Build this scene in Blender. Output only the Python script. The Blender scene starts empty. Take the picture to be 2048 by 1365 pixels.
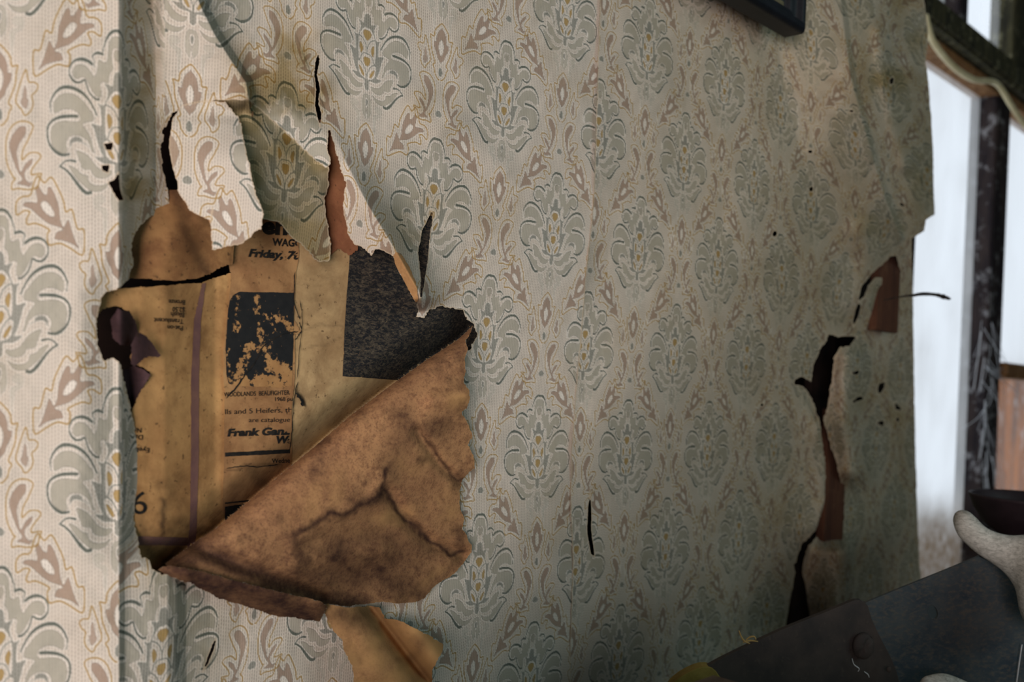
import bpy, bmesh, math, random
import numpy as np
from mathutils import Vector, Matrix

random.seed(7)
RNG = np.random.default_rng(11)
SC = bpy.context.scene
COL = SC.collection

# ------------------------------------------------------------------ camera
FPX, CX, CY = 1991.1, 1024.0, 682.5            # 35 mm lens on a 36 mm sensor, 2048 px wide
YAW, PITCH, ROLL, CAMD = 0.81366, 0.02834, 0.05509, 0.36665
_f = np.array([math.sin(YAW) * math.cos(PITCH), math.cos(YAW) * math.cos(PITCH), math.sin(PITCH)])
_r = np.array([math.cos(YAW), -math.sin(YAW), 0.0])
_u = np.cross(_r, _f)
CF = _f
CR = math.cos(ROLL) * _r + math.sin(ROLL) * _u
CU = -math.sin(ROLL) * _r + math.cos(ROLL) * _u
CAM = np.array([0.0, -CAMD, 0.0])

cam_d = bpy.data.cameras.new('camera')
cam_d.lens = 35.0
cam_d.sensor_width = 36.0
cam_d.clip_start = 0.01
cam_d.dof.use_dof = True
cam_d.dof.focus_distance = 0.49
cam_d.dof.aperture_fstop = 11.0
cam_o = bpy.data.objects.new('camera', cam_d)
COL.objects.link(cam_o)
cam_o.matrix_world = Matrix(((CR[0], CU[0], -CF[0], CAM[0]), (CR[1], CU[1], -CF[1], CAM[1]), (CR[2], CU[2], -CF[2], CAM[2]), (0, 0, 0, 1)))
SC.camera = cam_o

# ------------------------------------------------------------------ light
SC.view_settings.view_transform = 'Standard'
SC.view_settings.look = 'None'
SC.view_settings.gamma = 1.0
SC.view_settings.use_curve_mapping = False
SC.view_settings.exposure = 0.0
w = bpy.data.worlds.new('overcast_sky')
SC.world = w
w.use_nodes = True
w.node_tree.nodes['Background'].inputs[0].default_value = (0.90, 0.95, 1.0, 1)
w.node_tree.nodes['Background'].inputs[1].default_value = 1.2


def area_light(name, loc, target, sx, sy, power, color, spread=180):
    d = bpy.data.lights.new(name, 'AREA')
    d.shape = 'RECTANGLE'
    d.size, d.size_y = sx, sy
    d.energy = power
    d.color = color
    d.spread = math.radians(spread)
    o = bpy.data.objects.new(name, d)
    COL.objects.link(o)
    o.location = loc
    o.rotation_euler = (Vector(target) - Vector(loc)).to_track_quat('-Z', 'Y').to_euler()
    return o


area_light('daylight_from_left_window', (-0.70, -0.82, -0.06), (0.15, 0.0, 0.04), 0.50, 0.55, 6.0, (1.0, 0.90, 0.84), 110)
area_light('cool_fill_light', (0.85, -1.7, 0.55), (0.55, 0.0, 0.0), 1.3, 0.9, 2.9, (0.66, 0.93, 0.90), 130)  # added cool fill, lifts and tints the shaded parts


# ------------------------------------------------------------------ geometry helpers
def dirs(px, py):
    px = np.asarray(px, float); py = np.asarray(py, float)
    return CF + ((px - CX) / FPX)[..., None] * CR - ((py - CY) / FPX)[..., None] * CU


def P(px, py, h=0.0):
    """point seen at (px, py) that stands h metres in front of the wall plane"""
    d = dirs(px, py)
    t = (CAMD - np.asarray(h, float)) / d[..., 1]
    return CAM + t[..., None] * d


def PZ(px, py, z):
    """point seen at (px, py) at depth z along the view axis"""
    return CAM + np.asarray(z, float)[..., None] * dirs(px, py)


def project(p):
    d = np.asarray(p) - CAM
    z = d @ CF
    return CX + FPX * (d @ CR) / z, CY - FPX * (d @ CU) / z


def smooth(e0, e1, x):
    t = np.clip((x - e0) / (e1 - e0), 0, 1)
    return t * t * (3 - 2 * t)


def catmull(pts, closed=True, n=5):
    p = np.asarray(pts, float)
    m = len(p)
    out = []
    for i in range(m if closed else m - 1):
        if closed:
            a, b, c, d = p[(i - 1) % m], p[i], p[(i + 1) % m], p[(i + 2) % m]
        else:
            a, b, c, d = p[max(i - 1, 0)], p[i], p[i + 1], p[min(i + 2, m - 1)]
        for k in range(n):
            t = k / n
            out.append(0.5 * ((2 * b) + (c - a) * t + (2 * a - 5 * b + 4 * c - d) * t * t + (3 * b - a - 3 * c + d) * t ** 3))
    if not closed:
        out.append(p[-1])
    return np.array(out)


def inside(poly, x, y):
    r = np.zeros(x.shape, bool)
    n = len(poly)
    for i in range(n):
        x0, y0 = poly[i]; x1, y1 = poly[(i + 1) % n]
        if y0 == y1:
            continue
        c = ((y0 > y) != (y1 > y))
        r ^= c & (x < (x1 - x0) * (y - y0) / (y1 - y0) + x0)
    return r


def seg_dist(line, x, y, closed=False):
    """distance to a polyline, nearest point and position along it"""
    best = np.full(x.shape, 1e18); nx = np.zeros(x.shape); ny = np.zeros(x.shape); tt = np.zeros(x.shape); sg = np.zeros(x.shape)
    n = len(line)
    for i in range(n if closed else n - 1):
        x0, y0 = line[i]; x1, y1 = line[(i + 1) % n]
        dx, dy = x1 - x0, y1 - y0
        L = dx * dx + dy * dy + 1e-12
        t = np.clip(((x - x0) * dx + (y - y0) * dy) / L, 0, 1)
        qx, qy = x0 + t * dx, y0 + t * dy
        d = (x - qx) ** 2 + (y - qy) ** 2
        m = d < best
        best = np.where(m, d, best); nx = np.where(m, qx, nx); ny = np.where(m, qy, ny)
        tt = np.where(m, i + t, tt)
        sg = np.where(m, np.sign(dx * (y - y0) - dy * (x - x0)), sg)
    return np.sqrt(best), nx, ny, tt, sg


def ragged(poly, amp=1.6, step=3.0, closed=True, seed=1):
    """tear: subdivide a traced outline and roughen it"""
    rg = np.random.default_rng(seed)
    p = np.asarray(poly, float); out = []
    n = len(p)
    for i in range(n if closed else n - 1):
        a, b = p[i], p[(i + 1) % n]
        k = max(1, int(np.hypot(*(b - a)) / step))
        for j in range(k):
            out.append(a + (b - a) * j / k)
    out = np.array(out)
    nz = rg.normal(size=(len(out), 2))
    big = np.repeat(rg.normal(size=(len(out) // 5 + 2, 2)), 5, axis=0)[:len(out)]
    return out + amp * (0.45 * nz + 0.6 * big)


def vnoise(x, y, scale, seed=0, octaves=4):
    """smooth value noise, about -1..1"""
    r = np.zeros(np.shape(x)); a = 1.0; tot = 0
    for o in range(octaves):
        rg = np.random.default_rng(seed * 17 + o)
        g = rg.uniform(-1, 1, (64, 64))
        u = np.asarray(x) / scale * 2 ** o; v = np.asarray(y) / scale * 2 ** o
        iu = np.floor(u).astype(int); iv = np.floor(v).astype(int)
        fu = u - iu; fv = v - iv
        fu = fu * fu * (3 - 2 * fu); fv = fv * fv * (3 - 2 * fv)
        g00 = g[iu % 64, iv % 64]; g10 = g[(iu + 1) % 64, iv % 64]; g01 = g[iu % 64, (iv + 1) % 64]; g11 = g[(iu + 1) % 64, (iv + 1) % 64]
        r += a * ((g00 * (1 - fu) + g10 * fu) * (1 - fv) + (g01 * (1 - fu) + g11 * fu) * fv)
        tot += a; a *= 0.5
    return r / tot * 1.6


def link(name, me, parent=None, mat=None, **props):
    o = bpy.data.objects.new(name, me)
    COL.objects.link(o)
    if parent is not None:
        o.parent = parent
    if mat is not None and me is not None:
        me.materials.append(mat)
    for k, v in props.items():
        o[k] = v
    return o


def thing(name, label, category, group=None, loc=(0, 0, 0)):
    o = bpy.data.objects.new(name, None)
    COL.objects.link(o)
    o.empty_display_size = 0.02
    o['label'] = label; o['category'] = category
    if group:
        o['group'] = group
    return o


def fast_mesh(name, verts, quads, smooth_shade=True, attrs=None, tris=None):
    me = bpy.data.meshes.new(name)
    verts = np.asarray(verts, np.float32)
    quads = np.asarray(quads, np.int32).reshape(-1, 4)
    nt = 0 if tris is None else len(tris)
    me.vertices.add(len(verts))
    me.vertices.foreach_set('co', verts.ravel())
    nl = quads.size + nt * 3
    me.loops.add(nl)
    li = quads.ravel() if not nt else np.concatenate([quads.ravel(), np.asarray(tris, np.int32).ravel()])
    me.loops.foreach_set('vertex_index', li)
    me.polygons.add(len(quads) + nt)
    ls = np.arange(0, quads.size, 4, dtype=np.int32)
    if nt:
        ls = np.concatenate([ls, quads.size + np.arange(0, nt * 3, 3, dtype=np.int32)])
    me.polygons.foreach_set('loop_start', ls)
    me.polygons.foreach_set('use_smooth', np.full(len(quads) + nt, smooth_shade))
    me.update(calc_edges=True)
    for k, a in (attrs or {}).items():
        a = np.asarray(a, np.float32)
        if a.ndim == 1:
            at = me.attributes.new(k, 'FLOAT', 'POINT'); at.data.foreach_set('value', a)
        else:
            if a.shape[1] == 3:
                a = np.concatenate([a, np.ones((len(a), 1), np.float32)], 1)
            at = me.attributes.new(k, 'FLOAT_COLOR', 'POINT'); at.data.foreach_set('color', a.ravel())
    return me


def grid_sheet(xs, ys, keep=None, holes=(), hfun=None, step=2.0):
    """pixel-spaced grid of a paper sheet: returns vertex px, py, quads and the distance to the nearest torn edge"""
    X, Y = np.meshgrid(xs, ys)
    x = X.ravel().copy(); y = Y.ravel().copy()
    out = np.zeros(x.shape, bool); edge = np.full(x.shape, 1e3)
    polys = ([(keep, True)] if keep is not None else []) + [(h, False) for h in holes]
    for poly, iskeep in polys:
        poly = np.asarray(poly, float)
        x0, y0 = poly.min(0) - 12; x1, y1 = poly.max(0) + 12
        m = np.nonzero((x > x0) & (x < x1) & (y > y0) & (y < y1))[0]
        if iskeep:
            o2 = np.ones(x.shape, bool)
        ins = inside(poly, x[m], y[m])
        # distance only near the outline: coarse raster of outline points
        P0 = poly
        cell = 12.0
        gx = ((x[m] - x0) / cell).astype(int); gy = ((y[m] - y0) / cell).astype(int)
        W_, H_ = int((x1 - x0) / cell) + 2, int((y1 - y0) / cell) + 2
        near = np.zeros((W_ + 2, H_ + 2), bool)
        n = len(P0)
        for i in range(n):
            a, b = P0[i], P0[(i + 1) % n]
            k = int(np.hypot(*(b - a)) / 5) + 1
            for j in range(k + 1):
                q = a + (b - a) * j / k
                ix, iy = int((q[0] - x0) / cell), int((q[1] - y0) / cell)
                near[max(ix - 1, 0):ix + 2, max(iy - 1, 0):iy + 2] = True
        nm = near[np.clip(gx, 0, W_), np.clip(gy, 0, H_)]
        mi = m[nm]
        dd = np.full(len(m), 1e3)
        if len(mi):
            d, qx, qy, _, _ = seg_dist(P0, x[mi], y[mi], closed=True)
            dd[nm] = d
            good = ins[nm] if iskeep else ~ins[nm]
            snap = (~good) & (d < step * 0.75)
            snap |= good & (d < step * 0.3)
            xm = x[mi]; ym = y[mi]
            xm[snap] = qx[snap]; ym[snap] = qy[snap]
            x[mi] = xm; y[mi] = ym
            bad = (~good) & ~snap
            if iskeep:
                o2[m] = ~ins
                o2[mi] = bad
            else:
                tmp = ins.copy(); tmp[nm] = bad
                out[m] |= tmp
            edge[mi] = np.minimum(edge[mi], d)
        elif iskeep:
            o2[m] = ~ins
        else:
            out[m] |= ins
        if iskeep:
            out |= o2
    ny, nx = X.shape
    idx = np.arange(nx * ny).reshape(ny, nx)
    q = np.stack([idx[:-1, :-1], idx[1:, :-1], idx[1:, 1:], idx[:-1, 1:]], -1).reshape(-1, 4)
    q = q[~out[q].any(1)]
    used = np.zeros(x.shape, bool); used[q.ravel()] = True
    remap = np.cumsum(used) - 1
    return x[used], y[used], remap[q], edge[used]


# ------------------------------------------------------------------ the wallpaper print
A_MM, B_MM = 45.60, 125.0
UL, UR, VL, VR = 0.27944, 0.26831, 0.14879, 0.14826


def wall_uv(px, py):
    p = P(px, py, 0.0)
    return p[..., 0], p[..., 2]


AX = np.array([(1013.8, 79), (1010.5, 272), (1009, 300), (1005.6, 332), (1000.5, 423.7), (989, 502), (980, 540)])


def trace(pts, ox, oy, sc):
    """zoom coordinates of a traced print shape -> millimetres from its column axis / row origin"""
    p = np.asarray(pts, float) / sc + np.array([ox, oy])
    X, Z = wall_uv(p[:, 0], p[:, 1])
    axx = np.interp(p[:, 1], AX[:, 1], AX[:, 0])
    XA, _ = wall_uv(axx, p[:, 1])
    _, Z0 = wall_uv(np.array([1012.4]), np.array([171.8]))
    # rows run level on the wall
    return np.stack([(X - XA) * 1000, (Z0 - Z) * 1000], 1)


def B_(l):   # zoom B is zoom A moved down by 120 px
    return [(x, y + 1260 if b else y) for x, y, b in l]


def tA(pts):
    return trace(pts, 1000, 70, 10.5)


def tD(pts):
    return trace(pts, 980, 330, 6.828)


def tE(pts):
    return trace(pts, 1020, 230, 8.53)


b = lambda x, y: (x, y + 1260)
SS = 0.05
TW, TH = int(A_MM / SS), int(B_MM / SS)
MK = {k: np.zeros((TH, TW), np.float32) for k in ('grey', 'dark', 'brown', 'ochre', 'gold', 'halo')}
TU, TV = np.meshgrid((np.arange(TW) + .5) * SS, (np.arange(TH) + .5) * SS)


def stamp(key, poly, val=1.0, mode='fill', width=None, also_halo=0.0):
    for col in (0, 1):
        q0 = np.array(poly)
        if col:
            q0 = np.stack([A_MM - q0[:, 0], q0[:, 1] + B_MM / 2], 1)
        for k in (-1, 0, 1):
            q = q0 + np.array([0, k * B_MM])
            pad = 3.0
            u0, v0 = q.min(0) - pad; u1, v1 = q.max(0) + pad
            i0, i1 = max(0, int(u0 / SS)), min(TW, int(u1 / SS) + 1)
            j0, j1 = max(0, int(v0 / SS)), min(TH, int(v1 / SS) + 1)
            if i1 <= i0 or j1 <= j0:
                continue
            x = TU[j0:j1, i0:i1]; y = TV[j0:j1, i0:i1]
            if mode == 'fill':
                m = inside(q, x, y)
                M = MK[key][j0:j1, i0:i1]
                M[m] = val
                if also_halo:
                    d = seg_dist(q, x, y, closed=True)[0]
                    hm = m | (d < also_halo)
                    H = MK['halo'][j0:j1, i0:i1]; H[hm] = 1
            else:
                d, _, _, t, _ = seg_dist(q, x, y, closed=(mode == 'loop'))
                wd = np.interp(t, np.linspace(0, len(q) - 1, len(width)), width) if width is not None and np.ndim(width) else width
                M = MK[key][j0:j1, i0:i1]
                np.maximum(M, np.clip((wd / 2 - d) / SS + .5, 0, 1) * val, out=M)
                H = MK['halo'][j0:j1, i0:i1]; H[d < wd / 2 + .35] = 1


def F_(key, pts, val=1.0, halo=0.55, n=4):
    stamp(key, catmull(pts, True, n), val, 'fill', also_halo=halo)


def S_(key, pts, width, val=1.0, closed=False, n=4):
    stamp(key, catmull(pts, closed, n), val, 'loop' if closed else 'line', width)


# crown of the big motif
crown = [(138, 185), (200, 200), (235, 270), (245, 350), (250, 450), (262, 570), (300, 590), (340, 575), (355, 640), (360, 720), (375, 800), (395, 820), (430, 760), (480, 710), (540, 710), (590, 760), (610, 840), (600, 900), (570, 920), (540, 900), (510, 875), (480, 880), (450, 930), (420, 1000), (370, 1080), (330, 1090), (310, 1060), (315, 960), (320, 890), (290, 860), (240, 860), (235, 780), (215, 690), (190, 640), (200, 580), (210, 480), (205, 400), (180, 345), (138, 330)]
F_('grey', tA(crown))
F_('grey', tA([(145, 375), (165, 370), (185, 420), (180, 480), (155, 520), (140, 510)]), 1.0, 0)
S_('dark', tA([(140, 97), (160, 98), (200, 120), (240, 180), (270, 260), (285, 330), (300, 400), (305, 470)]), [1.3, 1.3, .6, .4])
S_('dark', tA([(305, 485), (345, 480), (380, 500), (410, 550), (395, 600), (390, 690)]), [.9, 1.2, .7, .35, .35])
S_('dark', tA([(415, 660), (450, 635), (510, 630), (570, 660), (615, 720), (640, 800), (640, 880), (615, 940), (570, 970), (520, 945), (485, 905), (465, 960), (450, 1020), (420, 1080), (370, 1125), (335, 1120)]), [1.1, 1.3, .8, .5, 1.0, .8, .6, .7, 1.0])
# bud cap, bars and stem
F_('dark', tA([(118, 672), (135, 670), (165, 690), (185, 750), (190, 860), (205, 890), (240, 880), (275, 885), (260, 920), (245, 960), (240, 1010), (255, 1100), (270, 1160), (262, 1175), (250, 1130), (225, 1060), (200, 1000), (165, 950), (120, 932), (112, 800)]), .72)
F_('dark', tA([(262, 1170), (300, 1190), (345, 1185), (320, 1230), (310, 1300), b(305, 140), b(310, 220), b(390, 215), b(400, 240), b(370, 300), b(350, 400), b(330, 480), b(300, 580), b(275, 640), b(350, 660), b(340, 690), b(270, 730), b(220, 720), b(155, 710), b(150, 800), b(140, 870), b(110, 885), b(104, 860), b(106, 690), b(150, 670), b(200, 660), b(240, 620), b(255, 540), b(270, 440), b(235, 395), b(245, 370), b(258, 300), b(264, 200), b(266, 50), (262, 1220)]), .72)
# seeds
F_('ochre', tA([(118, 992), (150, 990), (175, 1010), (200, 1070), (180, 1130), (150, 1170), (122, 1176), (112, 1080)]))
F_('ochre', tA([b(185, 120), b(205, 50), b(232, 20), b(245, 60), b(240, 150), b(222, 230), b(200, 190)]))
F_('ochre', tA([b(112, 252), b(140, 250), b(165, 268), b(175, 320), b(160, 390), b(122, 422), b(110, 330)]))
F_('ochre', tA([b(235, 480), b(246, 505), b(225, 570), b(190, 630), b(165, 640), b(160, 600), b(185, 540)]))
S_('dark', tA([(265, 1165), (200, 1190), (160, 1240), (135, 1310), b(124, 100), b(120, 175)]), .55, .8)
S_('dark', tA([b(115, 182), b(140, 183), b(170, 195), b(205, 250), b(225, 330), b(237, 380)]), .55, .8)
S_('dark', tA([b(235, 385), b(190, 420), b(155, 480), b(130, 540), b(120, 600), b(116, 680)]), .55, .8)
# big side lobes
lobe = [b(400, 60), b(380, 160), b(440, 210), b(495, 260), b(450, 330), b(410, 420), b(390, 510), b(365, 605), b(395, 590), b(430, 480), b(490, 435), b(550, 430), b(610, 460), b(645, 520), b(655, 600), b(640, 680), b(700, 725), b(760, 690), b(800, 620), b(815, 500), b(800, 400), b(760, 330), b(690, 280), b(600, 255), b(535, 235), b(520, 180), b(545, 120), b(610, 95), b(690, 120), b(750, 180), b(785, 195), b(795, 60), (785, 1310), (750, 1230), (690, 1165), (620, 1140), (550, 1155), (480, 1215), (430, 1290)]
F_('grey', tA(lobe))
S_('dark', tA([(350, 1345), (390, 1250), (440, 1160), (510, 1090), (600, 1060), (690, 1080), (750, 1140), (795, 1230), (820, 1320), b(825, 80), b(815, 210)]), [.6, .8, 1.3, 1.4, .9, .6, .4])
S_('dark', tA([b(555, 170), b(620, 190), b(700, 225), b(770, 280), b(820, 350), b(845, 440), b(840, 560), b(815, 650), b(760, 720), b(690, 745), b(625, 710)]), [1.3, 1.3, 1.0, .8, .8, 1.2, .9])
F_('dark', tA([b(425, 560), b(445, 520), b(490, 500), b(495, 465), b(540, 445), b(590, 470), b(620, 530), b(615, 620), b(600, 560), b(560, 520), b(500, 515), b(450, 530)]), .75, .3)
# leaves below
F_('grey', tA([b(185, 800), b(240, 825), b(320, 810), b(370, 750), b(420, 680), b(470, 650), b(550, 635), b(540, 700), b(510, 790), b(500, 850), b(450, 870), b(400, 860), b(370, 920), b(310, 945), b(240, 920), b(190, 860)]))
F_('grey', tA([b(190, 950), b(240, 1010), b(310, 1045), b(380, 1045), b(420, 1000), b(430, 945), b(490, 940), b(540, 890), b(620, 865), b(600, 920), b(540, 1010), b(470, 1080), b(390, 1135), b(310, 1130), b(240, 1070)]))
S_('dark', tA([b(560, 790), b(610, 790), b(660, 820), b(695, 875), b(710, 905), b(670, 920), b(610, 970), b(550, 1050), b(490, 1130), b(430, 1180), b(385, 1165)]), [1.0, .6, .7, .9, 1.4, 1.3])
# tail
F_('grey', tA([b(90, 965), b(120, 966), b(150, 985), b(172, 1080), b(165, 1250), b(140, 1340), b(95, 1395), b(85, 1390)]), .85, .4)
F_('grey', tA([b(85, 1022), b(115, 1030), b(130, 1070), b(122, 1160), b(92, 1222), b(82, 1210)]), 0.0, 0)
F_('dark', tA([b(85, 1052), b(105, 1055), b(118, 1090), b(110, 1150), b(92, 1188), b(84, 1180)]), .75, 0)
F_('grey', [(7.3 + 2.3 * math.cos(t), 34.6 + 1.6 * math.sin(t)) for t in np.linspace(0, 6.28, 9)[:-1]], .6, .3)
F_('grey', [(9.4, 35.4), (8.6, 37.6), (6.6, 38.6), (5.6, 41.5), (5.2, 47), (4.4, 42), (4.5, 38), (6.8, 37)], .6, .3)
# pointed lozenge leaf
F_('brown', tD([(162, 96), (182, 100), (208, 150), (221, 220), (222, 288), (247, 298), (235, 370), (205, 430), (190, 480), (160, 512), (140, 505)]))
F_('brown', tD([(150, 228), (170, 235), (186, 290), (184, 360), (165, 425), (140, 428)]), 0.0, 0)
S_('gold', tD([(172, 15), (190, 35), (215, 80), (245, 150), (250, 235), (290, 240), (280, 290), (265, 400), (235, 490), (210, 560), (230, 600), (210, 640), (190, 700), (150, 745), (135, 746)]), .75)
F_('dark', tD([(134, 590), (150, 595), (163, 640), (152, 690), (132, 695)]), .8, .3)
# small side leaf
F_('brown', tD([(325, 430), (340, 480), (335, 540), (345, 570), (325, 640), (290, 575), (305, 530)]), .9)
S_('gold', tD([(345, 290), (355, 400), (390, 415), (415, 450), (400, 500), (370, 530), (375, 600), (355, 660), (310, 695), (295, 640), (260, 560), (285, 450), (320, 340)]), .7, 1.0, True)
# paisley
F_('brown', tD([(215, 830), (260, 785), (300, 795), (290, 860), (240, 930), (212, 1000), (205, 1100), (210, 1185), (250, 1120), (305, 1080), (290, 1130), (240, 1185), (226, 1235), (240, 1285), (265, 1280), (240, 1320), (200, 1300), (160, 1280), (205, 1250), (190, 1180), (175, 1080), (165, 950), (185, 880)]))
S_('gold', tD([(150, 1220), (130, 1100), (140, 960), (165, 850), (210, 770), (265, 740), (320, 755), (350, 800), (320, 870), (290, 930), (255, 990), (235, 1080), (290, 1030), (350, 1040), (360, 1080), (320, 1130), (285, 1180), (275, 1220), (340, 1220), (320, 1260), (285, 1335), (220, 1345), (160, 1325), (115, 1325), (130, 1270), (160, 1235)]), .7, 1.0, True)
F_('dark', tD([(58, 1135), (80, 1140), (98, 1175), (85, 1210), (58, 1217), (50, 1175)]), .75, .3)
# forked leaf between the columns
F_('brown', tE([(470, 640), (490, 660), (490, 730), (520, 720), (565, 650), (580, 700), (555, 830), (600, 840), (650, 860), (660, 900), (600, 915), (540, 970), (460, 1030), (400, 1045), (345, 1055), (335, 1075), (380, 1110), (395, 1170), (390, 1190), (320, 1190), (250, 1205), (190, 1245), (220, 1180), (260, 1060), (295, 950), (320, 1020), (335, 1040), (360, 960), (380, 830), (430, 700)]))
F_('brown', tE([(490, 800), (525, 830), (510, 890), (460, 945), (415, 950), (412, 910), (440, 850)]), 0.0, 0)
S_('gold', tE([(470, 530), (520, 610), (570, 550), (600, 620), (615, 770), (670, 800), (710, 860), (715, 950), (700, 1010), (650, 950), (605, 950), (625, 1030), (615, 1090), (550, 1060), (440, 1100), (455, 1150), (435, 1265), (350, 1225), (260, 1260), (160, 1310), (150, 1180), (165, 1020), (210, 1035), (240, 950), (275, 830), (320, 870), (350, 760), (400, 650)]), .75, 1.0, True, 3)
# fine darker rim of each tinted shape
for k in ('grey', 'brown', 'ochre'):
    pass
TILE = np.stack([MK[k] for k in ('grey', 'dark', 'brown', 'ochre', 'gold', 'halo')], -1)
TILE = (TILE[0::2, 0::2][:TH // 2, :TW // 2] + TILE[1::2, 0::2][:TH // 2, :TW // 2] + TILE[0::2, 1::2][:TH // 2, :TW // 2] + TILE[1::2, 1::2][:TH // 2, :TW // 2]) / 4
TH2, TW2 = TILE.shape[:2]
# a rim mask: where the tint changes from ink to paper
_tint = np.maximum(np.maximum(TILE[..., 0], TILE[..., 2]), TILE[..., 3])
_g = np.abs(np.diff(_tint, axis=0, prepend=_tint[:1])) + np.abs(np.diff(_tint, axis=1, prepend=_tint[:, :1]))
_g = np.maximum(np.maximum(_g, np.roll(_g, -1, 0)), np.maximum(np.roll(_g, -1, 1), np.roll(_g, 1, 0)))
RIM = np.clip(_g, 0, 1) * .8


def sample_tile(u, v):
    u = np.mod(u, 2 * A_MM)
    u = np.where(u > A_MM, 2 * A_MM - u, u)
    fu = np.clip(u / A_MM * TW2 - .5, 0, TW2 - 1.001); fv = np.mod(v, B_MM) / B_MM * TH2 - .5
    iu = np.floor(fu).astype(int); iv = np.floor(fv).astype(int)
    du = (fu - iu)[:, None]; dv = (fv - iv)[:, None]
    T = np.concatenate([TILE, RIM[..., None]], -1) if not hasattr(sample_tile, 'T') else sample_tile.T
    sample_tile.T = T
    a = T[iv % TH2, iu]; b_ = T[iv % TH2, np.minimum(iu + 1, TW2 - 1)]; c = T[(iv + 1) % TH2, iu]; d = T[(iv + 1) % TH2, np.minimum(iu + 1, TW2 - 1)]
    return (a * (1 - du) + b_ * du) * (1 - dv) + (c * (1 - du) + d * du) * dv


# observed places of motifs: the hand-hung paper wanders a little from a perfect lattice
OBS_L = [(728.6, 73, 0, 0), (867.6, 379.7, 1, .5), (1012.4, 171.8, 2, 0), (1135, 3, 3, -.5), (1112.8, 434.1, 3, .5), (1074, 879.5, 3, 1.5), (968.5, 643.4, 2, 1), (961.3, 1124.2, 2, 2), (387, 70, -2, .26), (380, 180, -2, .423), (388, 350, -2, .695), (578, 268, -1, .5), (355, 1312, -2, 2), (490, 1300, -1, 2.195), (665, 1310, 0, 2.26)]
OBS_R = [(1200, 242.6, 4, 0), (1167.7, 670.8, 4, 1), (1154.6, 1098.6, 4, 2), (1296.7, 75.6, 5, -.5), (1284, 473, 5, .5), (1250.6, 880.7, 5, 1.5), (1368.8, 302, 6, 0), (1348, 685.7, 6, 1), (1334, 1076.6, 6, 2), (1440, 510, 7, .5), (1415.7, 875.9, 7, 1.5), (1494.6, 698.6, 8, 1), (1503, 342, 8, 0), (1549.4, 874, 9, 1.5)]


def residuals(obs, u0, v0):
    out = []
    for x, y, c, v in obs:
        qx, qy = project(np.array([u0 + c * A_MM / 1000, 0, v0 - v * B_MM / 1000]))
        out.append((x, y, qx - x, qy - y))
    return np.array(out)


RES_L, RES_R = residuals(OBS_L, UL, VL), residuals(OBS_R, UR, VR)


def print_uv(px, py, which):
    px = np.asarray(px, float); py = np.asarray(py, float)
    R = RES_L if which == 'L' else RES_R
    sig = 130.0
    sw = np.full(px.shape, .25); sx = np.zeros(px.shape); sy = np.zeros(px.shape)
    for x, y, ex, ey in R:
        k = np.exp(-((px - x) ** 2 + (py - y) ** 2) / (2 * sig * sig))
        sw += k; sx += k * ex; sy += k * ey
    qx, qy = px + sx / sw, py + sy / sw
    X, Z = wall_uv(qx, qy)
    if which == 'L':
        u = (X - UL) * 1000; v = (VL - Z) * 1000
        us = -3 * A_MM + (px - 237) / 239 * A_MM
        vs = .5 * B_MM + (py - 202) / 716 * B_MM
        # paper bent over the corner at the left: print runs on, foreshortened
        X3, Z3 = wall_uv(np.full(px.shape, 330.) + np.interp(px * 0 + 330, [0, 1], [0, 0]), py)
        u3 = (X3 - UL) * 1000; v3 = (VL - Z3) * 1000
        t = np.clip((px - 237) / 93, 0, 1)
        low = smooth(1050, 1130, py)          # below the tear a loose piece starts afresh
        ub = -3 * A_MM * (1 - t) + u3 * t; vb = vs * (1 - t) + v3 * t
        m = px < 330
        u2 = np.where(m, ub, u); v2 = np.where(m, vb, v)
        u = u2 * (1 - low) + u * low; v = v2 * (1 - low) + v * low
        m = px < 237
        u = np.where(m, us, u); v = np.where(m, vs, v)
    else:
        u = (X - UR) * 1000; v = (VR - Z) * 1000
        w_ = smooth(620, 430, py) * smooth(1500, 1560, px)
        ux = np.interp(px, [1500, 1561, 1621, 1711, 1780, 1870], [8.0, 9.0, 10.0, 11.0, 12.05, 13.2]) * A_MM
        u = u * (1 - w_) + ux * w_
    return u, v


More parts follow.
